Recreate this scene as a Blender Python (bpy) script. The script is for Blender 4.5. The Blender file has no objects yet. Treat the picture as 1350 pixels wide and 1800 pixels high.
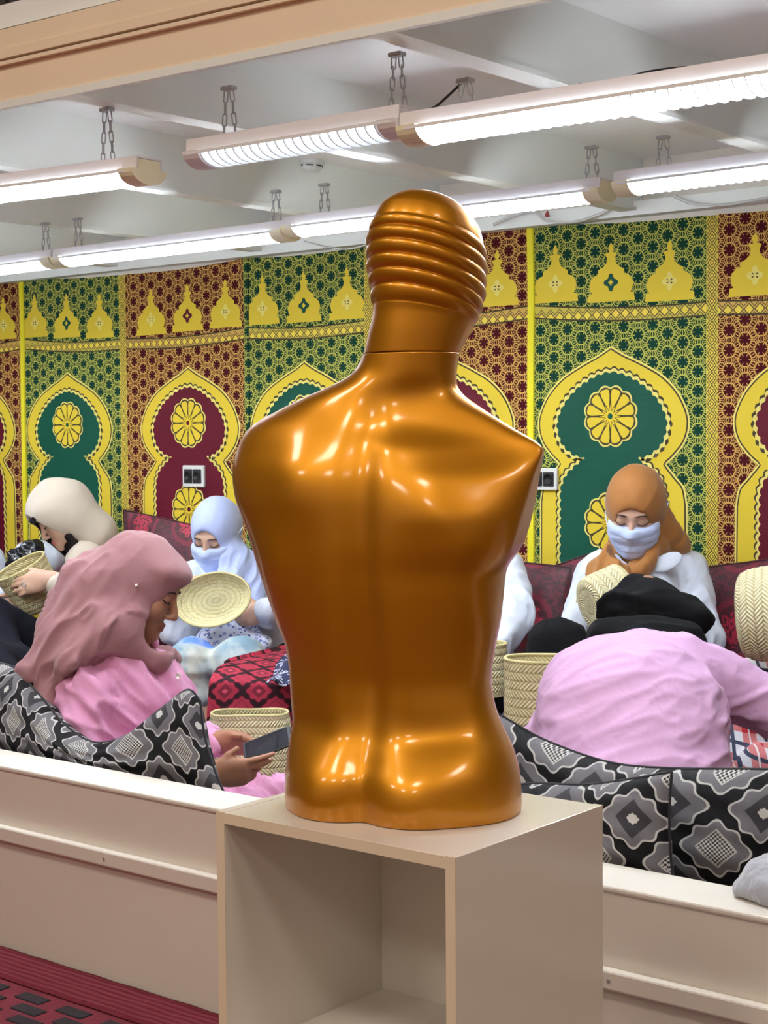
import bpy, bmesh, math, random
import numpy as np
from mathutils import Vector, Matrix

random.seed(7)
RNG = np.random.default_rng(7)
SC = bpy.context.scene
COL = SC.collection

# ------------------------------------------------------------------ camera
F_PX, CX, CY = 2800.0, 675.0, 900.0
CAM = np.array([0.0, 0.0, 1.25])
_psi, _pit, _rol = math.radians(39.0), math.atan2(135.0, F_PX), 0.008
_fh = np.array([-math.sin(_psi), math.cos(_psi), 0.0])
_r0 = np.array([math.cos(_psi), math.sin(_psi), 0.0])
_zz = np.array([0.0, 0.0, 1.0])
FWD = _fh * math.cos(_pit) - _zz * math.sin(_pit)
_u0 = _zz * math.cos(_pit) + _fh * math.sin(_pit)
RGT = _r0 * math.cos(_rol) - _u0 * math.sin(_rol)
UPV = _u0 * math.cos(_rol) + _r0 * math.sin(_rol)
cam_data = bpy.data.cameras.new('camera')
cam_data.sensor_fit = 'HORIZONTAL'
cam_data.sensor_width = 36.0
cam_data.lens = 36.0 * F_PX / 1350.0
cam_data.clip_start = 0.05
cam = bpy.data.objects.new('camera', cam_data)
COL.objects.link(cam)
_m = Matrix.Identity(4)
for _i in range(3):
    _m[_i][0], _m[_i][1], _m[_i][2], _m[_i][3] = RGT[_i], UPV[_i], -FWD[_i], CAM[_i]
cam.matrix_world = _m
SC.camera = cam

# ------------------------------------------------------------------ world, room lamps, exposure
SC.view_settings.view_transform = 'Standard'
SC.view_settings.look = 'None'
SC.view_settings.gamma = 1.0
SC.view_settings.use_curve_mapping = False
SC.view_settings.exposure = 0.0
SC.cycles.max_bounces = 7
SC.cycles.diffuse_bounces = 4
SC.cycles.glossy_bounces = 3
wld = bpy.data.worlds.new('world')
SC.world = wld
wld.use_nodes = True
_bg = wld.node_tree.nodes['Background']
_bg.inputs[0].default_value = (0.80, 0.88, 1.0, 1)
_bg.inputs[1].default_value = 0.10

TUBE_STRENGTH = 138.0

def area_light(name, loc, sx, sy, power, color, rot=(0, 0, 0)):
    d = bpy.data.lights.new(name, 'AREA')
    d.shape = 'RECTANGLE'; d.size = sx; d.size_y = sy
    d.energy = power; d.color = color
    o = bpy.data.objects.new(name, d); COL.objects.link(o)
    o.location = loc; o.rotation_euler = rot
    return o
# the shop hall in front of the mezzanine: warm ceiling panels high up behind the photographer
for _x, _y in ((-3.3, -0.4), (-1.5, -0.9), (0.3, -0.6), (-2.6, -2.7), (-0.6, -2.9), (1.5, -2.4), (2.0, 0.9)):  # last one is an added unseen fill, brightening the shelf's right side
    area_light('hall_lamp_and_fill', (_x, _y, 3.85), 0.6, 0.6, 36, (1.0, 0.90, 0.78))

# ------------------------------------------------------------------ helpers
def ray(px, py):
    d = FWD + RGT * ((px - CX) / F_PX) + UPV * ((CY - py) / F_PX)
    return d
def atY(px, py, Y):
    d = ray(px, py); return CAM + d * ((Y - CAM[1]) / d[1])
def atZ(px, py, Z):
    d = ray(px, py); return CAM + d * ((Z - CAM[2]) / d[2])
def atD(px, py, D):
    return CAM + ray(px, py) * D
def pix(p):
    v = np.asarray(p, float) - CAM
    z = v @ FWD
    return CX + F_PX * (v @ RGT) / z, CY - F_PX * (v @ UPV) / z, z

def s2l(c):
    return tuple(((x / 255.0) / 12.92 if x / 255.0 <= 0.04045 else ((x / 255.0 + 0.055) / 1.055) ** 2.4) for x in c)

def link(o):
    COL.objects.link(o); return o

def tag(o, label=None, cat=None, group=None, kind=None):
    if label: o['label'] = label
    if cat: o['category'] = cat
    if group: o['group'] = group
    if kind: o['kind'] = kind
    return o

def thing(name, loc, label, cat, group=None):
    o = bpy.data.objects.new(name, None)
    o.empty_display_size = 0.05
    o.location = tuple(loc)
    link(o)
    return tag(o, label, cat, group)

def mesh_obj(name, verts, faces, mat, parent=None, smooth=False, mats=None, midx=None):
    """verts are world coordinates; a parent is an unrotated Empty (or a mesh whose origin is its location)."""
    me = bpy.data.meshes.new(name)
    v = np.asarray(verts, float)
    off = np.zeros(3)
    p = parent
    while p is not None:
        off = off + np.array(p.location); p = p.parent
    loc = np.zeros(3)
    if parent is None:
        lo, hi = v.min(0), v.max(0)
        loc = np.array([(lo[0] + hi[0]) / 2, (lo[1] + hi[1]) / 2, lo[2]])
    v = v - off - loc
    me.from_pydata([tuple(x) for x in v], [], faces)
    for mm in (mats if mats else [mat]):
        me.materials.append(mm)
    if midx is not None:
        me.polygons.foreach_set('material_index', np.asarray(midx, dtype=np.int32))
    if smooth:
        me.polygons.foreach_set('use_smooth', np.ones(len(me.polygons), dtype=bool))
    me.update()
    o = bpy.data.objects.new(name, me)
    o.location = tuple(loc)
    if parent is not None:
        o.parent = parent
    return link(o)

def absloc(p):
    v = np.zeros(3)
    while p is not None: v = v + np.array(p.location); p = p.parent
    return v

def copy_obj(o, parent, loc=None):
    c = o.copy(); link(c); c.parent = parent
    if loc is not None: c.location = loc
    return c

class MB:
    def __init__(s):
        s.v = []; s.f = []; s.m = []
    def add(s, verts, faces, m=0):
        b = len(s.v)
        s.v.extend([tuple(map(float, x)) for x in verts])
        for f in faces:
            s.f.append(tuple(i + b for i in f)); s.m.append(m)
        return s
    def box(s, c, size, R=None, m=0, bev=0.0):
        hx, hy, hz = [q / 2.0 for q in size]
        if bev <= 0:
            P = [(x, y, z) for x in (-hx, hx) for y in (-hy, hy) for z in (-hz, hz)]
            Fc = [(0, 1, 3, 2), (4, 6, 7, 5), (0, 4, 5, 1), (2, 3, 7, 6), (0, 2, 6, 4), (1, 5, 7, 3)]
        else:
            bm = bmesh.new()
            bmesh.ops.create_cube(bm, size=1.0)
            for q in bm.verts: q.co = Vector((q.co.x * 2 * hx, q.co.y * 2 * hy, q.co.z * 2 * hz))
            bmesh.ops.bevel(bm, geom=list(bm.edges), offset=bev, segments=2, affect='EDGES', profile=0.5)
            bm.verts.index_update()
            P = [tuple(q.co) for q in bm.verts]; Fc = [tuple(q.index for q in f.verts) for f in bm.faces]
            bm.free()
        P = np.array(P)
        if R is not None: P = P @ np.asarray(R).T
        return s.add(P + np.asarray(c, float), Fc, m)
    def box2(s, lo, hi, m=0, bev=0.0):
        lo = np.asarray(lo, float); hi = np.asarray(hi, float)
        return s.box((lo + hi) / 2, hi - lo, None, m, bev)
    def tube(s, path, r, n=8, closed=False, cap=True, m=0, flat=None):
        P = np.asarray(path, float); k = len(P)
        rr = np.full(k, r) if np.isscalar(r) else np.asarray(r, float)
        T = np.zeros_like(P)
        for i in range(k):
            if closed: t = P[(i + 1) % k] - P[i - 1]
            else: t = P[min(i + 1, k - 1)] - P[max(i - 1, 0)]
            T[i] = t / (np.linalg.norm(t) + 1e-12)
        ref = np.array([0, 0, 1.0]) if abs(T[0][2]) < 0.9 else np.array([1.0, 0, 0])
        nrm = np.cross(T[0], ref); nrm /= np.linalg.norm(nrm)
        V = []
        for i in range(k):
            nrm = nrm - T[i] * (nrm @ T[i]); nrm /= (np.linalg.norm(nrm) + 1e-12)
            b = np.cross(T[i], nrm)
            for j in range(n):
                a = 2 * math.pi * j / n
                V.append(P[i] + rr[i] * (nrm * math.cos(a) + b * math.sin(a) * (flat or 1.0)))
        Fc = []
        for i in range(k if closed else k - 1):
            i2 = (i + 1) % k
            for j in range(n):
                j2 = (j + 1) % n
                Fc.append((i * n + j, i2 * n + j, i2 * n + j2, i * n + j2))
        if cap and not closed:
            Fc.append(tuple(range(n))[::-1]); Fc.append(tuple((k - 1) * n + j for j in range(n)))
        return s.add(V, Fc, m)
    def loft(s, rings, closed_ends=True, m=0, wrap=True):
        k = len(rings); n = len(rings[0])
        V = [p for rg in rings for p in rg]
        Fc = []
        for i in range(k - 1):
            for j in range(n if wrap else n - 1):
                j2 = (j + 1) % n
                Fc.append((i * n + j, i * n + j2, (i + 1) * n + j2, (i + 1) * n + j))
        if closed_ends and wrap:
            Fc.append(tuple(range(n))[::-1]); Fc.append(tuple((k - 1) * n + j for j in range(n)))
        return s.add(V, Fc, m)
    def build(s, name, mat, parent=None, smooth=False, mats=None):
        return mesh_obj(name, s.v, s.f, mat, parent, smooth, mats, s.m if mats else None)

def spline(xs, ys, q):
    """monotone-ish cubic (Catmull-Rom style Hermite) interpolation"""
    xs = np.asarray(xs, float); ys = np.asarray(ys, float); q = np.asarray(q, float)
    d = np.diff(ys) / np.diff(xs)
    mm = np.zeros_like(ys)
    mm[1:-1] = np.where(d[:-1] * d[1:] > 0, 2 * d[:-1] * d[1:] / (d[:-1] + d[1:] + 1e-12 * np.sign(d[:-1] + d[1:] + 1e-15)), 0)
    mm[0] = d[0]; mm[-1] = d[-1]
    i = np.clip(np.searchsorted(xs, q) - 1, 0, len(xs) - 2)
    h = xs[i + 1] - xs[i]; t = np.clip((q - xs[i]) / h, 0, 1)
    return ((2 * t**3 - 3 * t**2 + 1) * ys[i] + (t**3 - 2 * t**2 + t) * h * mm[i]
            + (-2 * t**3 + 3 * t**2) * ys[i + 1] + (t**3 - t**2) * h * mm[i + 1])

def crspline(pts, n):
    """Catmull-Rom through points, n samples"""
    P = np.asarray(pts, float)
    P = np.vstack([2 * P[0] - P[1], P, 2 * P[-1] - P[-2]])
    out = []
    k = len(P) - 3
    for t in np.linspace(0, k - 1e-9, n):
        i = int(t); u = t - i
        a, b, c, d = P[i], P[i + 1], P[i + 2], P[i + 3]
        out.append(0.5 * ((2 * b) + (c - a) * u + (2 * a - 5 * b + 4 * c - d) * u**2 + (3 * b - a - 3 * c + d) * u**3))
    return np.array(out)

# ------------------------------------------------------------------ procedural materials
class X:
    """a float socket with arithmetic that grows Math nodes"""
    def __init__(s, nt, k): s.nt = nt; s.k = k
    def op(s, o, *a, clamp=False):
        n = s.nt.nodes.new('ShaderNodeMath'); n.operation = o; n.use_clamp = clamp
        for i, q in enumerate((s,) + a):
            if isinstance(q, X): s.nt.links.new(q.k, n.inputs[i])
            else: n.inputs[i].default_value = float(q)
        return X(s.nt, n.outputs[0])
    def __add__(s, o): return s.op('ADD', o)
    def __radd__(s, o): return s.op('ADD', o)
    def __sub__(s, o): return s.op('SUBTRACT', o)
    def __rsub__(s, o): return s.op('MULTIPLY', -1.0).op('ADD', o)
    def __mul__(s, o): return s.op('MULTIPLY', o)
    def __rmul__(s, o): return s.op('MULTIPLY', o)
    def __truediv__(s, o): return s.op('DIVIDE', o)
    def abs(s): return s.op('ABSOLUTE')
    def sin(s): return s.op('SINE')
    def cos(s): return s.op('COSINE')
    def floor(s): return s.op('FLOOR')
    def fract(s): return s.op('FRACT')
    def sqrt(s): return s.op('SQRT')
    def pow(s, e): return s.op('POWER', e)
    def lt(s, o): return s.op('LESS_THAN', o)
    def gt(s, o): return s.op('GREATER_THAN', o)
    def mn(s, o): return s.op('MINIMUM', o)
    def mx(s, o): return s.op('MAXIMUM', o)
    def atan2(s, o): return s.op('ARCTAN2', o)
    def sstep(s, lo, hi):
        n = s.nt.nodes.new('ShaderNodeMapRange'); n.interpolation_type = 'SMOOTHSTEP'
        s.nt.links.new(s.k, n.inputs[0])
        n.inputs[1].default_value = lo; n.inputs[2].default_value = hi
        return X(s.nt, n.outputs[0])

class Mat:
    def __init__(s, name):
        s.m = bpy.data.materials.new(name); s.m.use_nodes = True
        s.nt = s.m.node_tree
        s.b = s.nt.nodes['Principled BSDF']
    def set(s, **k):
        names = dict(color='Base Color', rough='Roughness', metal='Metallic', coat='Coat Weight', coat_rough='Coat Roughness',
                     sheen='Sheen Weight', sheen_rough='Sheen Roughness', spec='Specular IOR Level', sss='Subsurface Weight', trans='Transmission Weight',
                     emit='Emission Color', emit_s='Emission Strength', alpha='Alpha', ior='IOR', coat_tint='Coat Tint', aniso='Anisotropic')
        for q, v in k.items():
            i = s.b.inputs[names[q]]
            if isinstance(v, X): s.nt.links.new(v.k, i)
            elif hasattr(v, 'is_output'): s.nt.links.new(v, i)
            elif isinstance(v, (tuple, list)): i.default_value = tuple(v) + ((1,) if len(v) == 3 else ())
            else: i.default_value = v
        return s
    def coord(s, which='Object'):
        n = s.nt.nodes.new('ShaderNodeTexCoord')
        sp = s.nt.nodes.new('ShaderNodeSeparateXYZ')
        s.nt.links.new(n.outputs[which], sp.inputs[0])
        return [X(s.nt, sp.outputs[i]) for i in range(3)], n.outputs[which]
    def uvm(s, name):
        n = s.nt.nodes.new('ShaderNodeUVMap'); n.uv_map = name
        sp = s.nt.nodes.new('ShaderNodeSeparateXYZ'); s.nt.links.new(n.outputs[0], sp.inputs[0])
        return X(s.nt, sp.outputs[0]), X(s.nt, sp.outputs[1])
    def comb(s, x, y, z=0.0):
        n = s.nt.nodes.new('ShaderNodeCombineXYZ')
        for i, q in enumerate((x, y, z)):
            if isinstance(q, X): s.nt.links.new(q.k, n.inputs[i])
            else: n.inputs[i].default_value = q
        return n.outputs[0]
    def noise(s, vec, scale, detail=3, rough=0.5, dist=0.0):
        n = s.nt.nodes.new('ShaderNodeTexNoise')
        n.inputs['Scale'].default_value = scale; n.inputs['Detail'].default_value = detail
        n.inputs['Roughness'].default_value = rough; n.inputs['Distortion'].default_value = dist
        if vec is not None: s.nt.links.new(vec, n.inputs['Vector'])
        return X(s.nt, n.outputs[0])
    def voro(s, vec, scale, feature='F1', rnd=1.0):
        n = s.nt.nodes.new('ShaderNodeTexVoronoi'); n.feature = feature
        n.inputs['Scale'].default_value = scale; n.inputs['Randomness'].default_value = rnd
        if vec is not None: s.nt.links.new(vec, n.inputs['Vector'])
        return X(s.nt, n.outputs[0])
    def stretch(s, vec, sc):
        n = s.nt.nodes.new('ShaderNodeMapping'); n.inputs['Scale'].default_value = sc
        s.nt.links.new(vec, n.inputs[0]); return n.outputs[0]
    def mix(s, f, a, b):
        n = s.nt.nodes.new('ShaderNodeMix'); n.data_type = 'RGBA'
        if isinstance(f, X): s.nt.links.new(f.k, n.inputs[0])
        else: n.inputs[0].default_value = f
        for i, q in ((6, a), (7, b)):
            if hasattr(q, 'is_output'): s.nt.links.new(q, n.inputs[i])
            else: n.inputs[i].default_value = tuple(q) + ((1,) if len(q) == 3 else ())
        return n.outputs[2]
    def bump(s, h, strength=0.3, dist=0.01):
        n = s.nt.nodes.new('ShaderNodeBump')
        n.inputs['Strength'].default_value = strength; n.inputs['Distance'].default_value = dist
        s.nt.links.new(h.k, n.inputs['Height'])
        s.nt.links.new(n.outputs[0], s.b.inputs['Normal']); return s
    def attr(s, name):
        n = s.nt.nodes.new('ShaderNodeAttribute'); n.attribute_name = name
        return n.outputs['Color']

def plain(name, rgb, rough=0.6, var=0.06, nscale=9.0, bump=0.0, bscale=60.0, **k):
    m = Mat(name)
    c = s2l(rgb)
    _, v = m.coord()
    nz = m.noise(v, nscale, 4)
    m.set(color=m.mix(nz, tuple(q * (1 - var * 2) for q in c), tuple(min(1, q * (1 + var)) for q in c)), rough=rough, **k)
    if bump: m.bump(m.noise(v, bscale, 4), bump, 0.004)
    return m.m

def cloth(name, rgb, rough=0.85, weave=900.0, fold=0.25, fscale=(9, 9, 9), sheen=0.2, var=0.05):
    m = Mat(name); c = s2l(rgb)
    _, v = m.coord()
    nz = m.noise(v, 6, 3)
    m.set(color=m.mix(nz, tuple(q * (1 - var) for q in c), tuple(min(1, q * (1 + var)) for q in c)), rough=rough, sheen=sheen, spec=0.15 if max(c) < 0.05 else 0.4)
    h = m.noise(m.stretch(v, fscale), 1.0, 2, 0.45, 0.8) + m.noise(v, weave, 1) * 0.03
    m.bump(h, fold, 0.02)
    return m.m

M = {}
M['paint'] = plain('warm_white_paint', (226, 219, 208), 0.55, 0.03, 3.0, 0.06, 40)
M['ceiling'] = plain('ceiling_white_paint', (250, 253, 250), 0.5, 0.03, 2.0, 0.05, 25)
M['beam'] = plain('beam_white_paint', (244, 248, 244), 0.40, 0.03, 2.0, 0.05, 25)
M['fascia'] = plain('fascia_cream_paint', (248, 226, 198), 0.55, 0.04, 2.5, 0.05, 30)
M['hall'] = plain('hall_wall_paint', (190, 172, 150), 0.7, 0.05, 2.0)
M['dark'] = plain('black_gap', (18, 17, 17), 0.6)
M['darkglass'] = plain('dark_mezzanine_glass', (30, 28, 28), 0.6, 0.2, 2.0, spec=0.1)
M['drape'] = plain('grey_drape', (74, 70, 68), 0.8, spec=0.1)
M['laminate'] = plain('white_laminate', (226, 220, 211), 0.16, 0.015, 3.0, coat=0.25, coat_rough=0.1)
M['laminate_edge'] = plain('laminate_edge_band', (222, 205, 180), 0.4, 0.02)
M['steel'] = plain('galvanised_steel', (178, 180, 184), 0.35, 0.05, 30, metal=0.45)
M['lampwhite'] = plain('lamp_white_enamel', (238, 234, 238), 0.35, 0.02, 6.0)
M['lampend'] = plain('aged_cream_plastic', (250, 242, 206), 0.45, 0.06, 12)
M['blade'] = plain('white_louvre_blade', (240, 243, 245), 0.35, 0.01)
M['plastic_white'] = plain('white_plastic', (226, 226, 222), 0.4, 0.02)
M['plastic_black'] = plain('black_plastic', (38, 38, 42), 0.4, 0.05)
M['cable_white'] = plain('white_cable', (214, 216, 214), 0.5)
M['cable_black'] = plain('black_cable', (30, 30, 32), 0.5)
M['red_tape'] = plain('red_tape', (150, 40, 52), 0.5)
_t = Mat('fluorescent_tube'); _t.set(color=(0.9, 0.95, 1.0), emit=(0.86, 0.94, 1.0), emit_s=TUBE_STRENGTH); M['tube'] = _t.m
_t = Mat('dim_fluorescent_tube'); _t.set(color=(0.9, 0.95, 1.0), emit=(0.86, 0.94, 1.0), emit_s=TUBE_STRENGTH * 0.022); M['tube_dim'] = _t.m

# ------------------------------------------------------------------ the setting
Y_WALL, Y_PAR, Y_FAS = 4.54, 2.38, 2.12
Z_LEDGE, Z_BEAM, Z_CEIL = 0.462, 1.96, 2.13
XL, XR = -9.0, 2.6

def struct(name, mb, mat, label, cat, smooth=False):
    o = mb.build(name, mat, None, smooth)
    return tag(o, label, cat, None, 'structure')

fl = Mat('red_hall_floor'); _c, _v = fl.coord()
fl.set(color=fl.mix(fl.noise(_v, 40, 3), s2l((70, 14, 24)), s2l((92, 22, 34))), rough=0.9)
struct('floor', MB().box2((XL, -4.5, -0.1), (XR, Y_WALL + 0.1, 0.0)), fl.m, 'dark red carpeted floor of the hall', 'floor')
struct('wall_back', MB().box2((XL, Y_WALL + 0.006, 0), (XR, Y_WALL + 0.1, 2.3)), M['paint'], 'white back wall behind the patterned hangings', 'wall')
struct('wall_left', MB().box2((XL - 0.1, -4.5, 0), (XL, Y_WALL + 0.1, 4.0)), M['hall'], 'plain side wall far beyond the left edge', 'wall')
struct('wall_right', MB().box2((XR, -4.5, 0), (XR + 0.1, Y_WALL + 0.1, 4.0)), M['hall'], 'plain side wall beyond the right edge', 'wall')
struct('wall_behind', MB().box2((XL, -4.6, 0), (XR, -4.5, 4.0)), M['hall'], 'plain hall wall behind the photographer', 'wall')
struct('ceiling_hall', MB().box2((XL, -4.5, 4.0), (XR, Y_FAS + 2.5, 4.1)), M['hall'], 'high ceiling of the hall', 'ceiling')

# low ceiling under the mezzanine, with steel beams running to the back wall; its front edge runs a little askew
_f0, _f1 = atZ(0, 192, Z_BEAM), atZ(955, 1, Z_BEAM)
_fs = (_f1[1] - _f0[1]) / (_f1[0] - _f0[0])
def yfas(x): return float(_f0[1] + (x - _f0[0]) * _fs)
V = [(XL, yfas(XL), Z_CEIL), (XR, yfas(XR), Z_CEIL), (XR, Y_WALL + .1, Z_CEIL), (XL, Y_WALL + .1, Z_CEIL)]
V += [(x, y, z + .05) for x, y, z in V]
ceil = struct('ceiling', MB().add(V, [(3, 2, 1, 0), (4, 5, 6, 7), (0, 1, 5, 4), (1, 2, 6, 5), (2, 3, 7, 6), (3, 0, 4, 7)]), M['ceiling'],
              'low white ceiling crossed by white beams', 'ceiling')
beam_x = [(-1.80 - 0.82 * k) for k in range(-4, 8)]
for bxx in beam_x:
    b = MB(); w, fl_t = 0.060, 0.012; y0 = yfas(bxx - w / 2) + .004
    b.box2((bxx - w / 2, y0, Z_BEAM), (bxx + w / 2, Y_WALL + 0.004, Z_BEAM + fl_t))
    b.box2((bxx - 0.020, y0, Z_BEAM + fl_t), (bxx + 0.020, Y_WALL + 0.004, Z_CEIL))
    b.build('beam', M['beam'], ceil)
    x = bxx + .41
    MB().box2((x - .004, yfas(x) + .004, Z_CEIL - .003), (x + .004, Y_WALL, Z_CEIL + .001)).build('board_joint', M['dark'], ceil)
# cross trim where ceiling meets the back wall
struct('trim_1', MB().box2((XL, Y_WALL - 0.05, 1.945), (XR, Y_WALL + 0.004, 1.99)), M['beam'], 'white trim board along the top of the back wall', 'trim')

# fascia of the mezzanine: moulded cream boards over a white edge strip
def fbox(dy0, dy1, z0, z1):
    P = [(x, yfas(x) + d, Z_BEAM + z) for x in (XL, XR) for d in (dy0, dy1) for z in (z0, z1)]
    return MB().add(P, [(0, 1, 3, 2), (4, 6, 7, 5), (0, 4, 5, 1), (2, 3, 7, 6), (0, 2, 6, 4), (1, 5, 7, 3)])
fas = struct('trim_2', fbox(-.010, .0, .012, .085), M['fascia'], 'cream painted fascia board at the edge of the mezzanine', 'fascia')
fbox(-.014, .0, -.004, .012).build('edge_strip', M['beam'], fas)
fbox(-.022, .0, .085, .093).build('moulding', M['fascia'], fas)
fbox(-.008, .0, .093, .098).build('gap', M['dark'], fas)
fbox(-.024, .0, .098, .118).build('upper_board', M['fascia'], fas)
fbox(-.021, .0, .119, .160).build('top_board', M['fascia'], fas)
w1 = struct('window_1', fbox(.02, .03, .16, 1.4), M['darkglass'], 'dark glazed front of the mezzanine above the fascia', 'window')
for px0, px1 in ((-60, -8), (18, 66), (84, 128)):
    a = atY(px0, 20, yfas(-2.9))[0]; b_ = atY(px1, 20, yfas(-2.9))[0]
    z0 = Z_BEAM + 0.15; ya = yfas((a + b_) / 2)
    Q = [(a - .02, z0), (b_ + .03, z0), (b_ - .02, z0 + .5), (a + .02, z0 + .5)]
    MB().add([(x, yfas(x) + .005, z) for x, z in Q] + [(x, yfas(x) + .018, z) for x, z in Q],
             [(0, 1, 2, 3), (7, 6, 5, 4), (0, 4, 5, 1), (1, 5, 6, 2), (2, 6, 7, 3), (3, 7, 4, 0)]).build('drape', M['drape'], w1)

# low parapet with a rounded cap and a batten
par = struct('wall_front', MB().box2((XL, Y_PAR, 0), (XR, Y_PAR + 0.10, Z_LEDGE - 0.012)), M['paint'], 'low white parapet wall in front of the seating', 'wall')
struct('trim_3', MB().box2((XL, Y_PAR - 0.006, Z_LEDGE - 0.012), (XR, Y_PAR + 0.125, Z_LEDGE), bev=0.004), M['paint'], 'white cap board along the top of the parapet', 'trim')
t4 = struct('trim_4', MB().box2((XL, Y_PAR - 0.022, 0.283), (XR, Y_PAR, 0.318), bev=0.004), M['paint'], 'white batten screwed along the parapet face', 'trim')
for px_, py_ in ((183, 1515), (1070, 1733)):
    p = atY(px_, py_, Y_PAR - 0.022)
    ring = [(p[0] + 0.004 * math.cos(a), Y_PAR - 0.0225 - 0.001, 0.3 + 0.004 * math.sin(a)) for a in np.linspace(0, 6.283, 13)[:-1]]
    MB().loft([[(x, Y_PAR - 0.0215, z) for x, _, z in ring], ring]).build('screw', M['steel'], t4)

# ------------------------------------------------------------------ red woven carpet in the corner
cp_red = Mat('carpet_red_wool'); _c, _v = cp_red.coord()
nz = cp_red.noise(cp_red.stretch(_v, (60, 400, 60)), 1.0, 3)
cp_red.set(color=cp_red.mix(nz, s2l((78, 10, 24)), s2l((124, 26, 44))), rough=0.95); cp_red.bump(nz, 0.6, 0.004)
cp_blk = plain('carpet_black_wool', (30, 22, 26), 0.95, 0.1, 60, 0.5, 300)
rug = thing('carpet', (-3.0, 1.6, 0.0), 'red woven carpet with corded edge and black blocks beside the parapet', 'carpet')
rx0, rx1 = -5.2, -1.62
MB().box2((rx0, 0.2, 0.0005), (rx1, Y_PAR - 0.004, 0.008)).build('ground_weave', cp_red.m, rug)
for k in range(7):
    y = Y_PAR - 0.014 - k * 0.019
    xs = np.linspace(rx0, rx1, 60)
    MB().tube([(x, y, 0.012 + 0.001 * math.sin(x * 40 + k)) for x in xs], 0.0095, 6).build('cord', cp_red.m, rug)
blk = None
for r in range(3):
    for k in range(22):
        x = -4.2 + k * 0.14 + 0.05 * r; y = Y_PAR - 0.175 - r * 0.05
        if blk is None:
            blk = MB().box((x, y, 0.0075), (0.085, 0.036, 0.007), bev=0.002).build('block', cp_blk, rug); b0 = (x, y)
        else:
            c = copy_obj(blk, rug); c.location = (x - b0[0], y - b0[1], 0)

# ------------------------------------------------------------------ hanging fluorescent lamps
def link_mesh():
    b = MB()
    pth = []
    for a in np.linspace(0, 2 * math.pi, 17)[:-1]:
        x = 0.0042 * math.cos(a); z = 0.0042 * math.sin(a) + (0.0085 if math.sin(a) > 0 else -0.0085)
        pth.append((x, 0, z))
    b.tube(pth, 0.0015, 5, closed=True)
    return b
LINK = None
def chain(parent, top, bottom):
    global LINK
    top = np.array(top, float); bottom = np.array(bottom, float)
    n = max(2, int(round(np.linalg.norm(top - bottom) / 0.0215)))
    d = bottom - top
    for i in range(n):
        c = top + d * ((i + 0.5) / n)
        if LINK is None:
            lb = link_mesh(); o = lb.build('chain_link', M['steel'], None, True)
            LINK = o.data; bpy.data.objects.remove(o)
            co = np.empty(len(LINK.vertices) * 3); LINK.vertices.foreach_get('co', co)
            co = co.reshape(-1, 3); co[:, 2] -= (co[:, 2].max() + co[:, 2].min()) / 2
            LINK.vertices.foreach_set('co', co.ravel())
        o = bpy.data.objects.new('chain_link', LINK)
        o.location = tuple(c - absloc(parent)); o.parent = parent
        tilt = math.atan2(d[0], -d[2])
        o.rotation_euler = (0, -tilt if False else tilt * -1, (math.pi / 2) * (i % 2) + 0.5)
        link(o)

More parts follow.
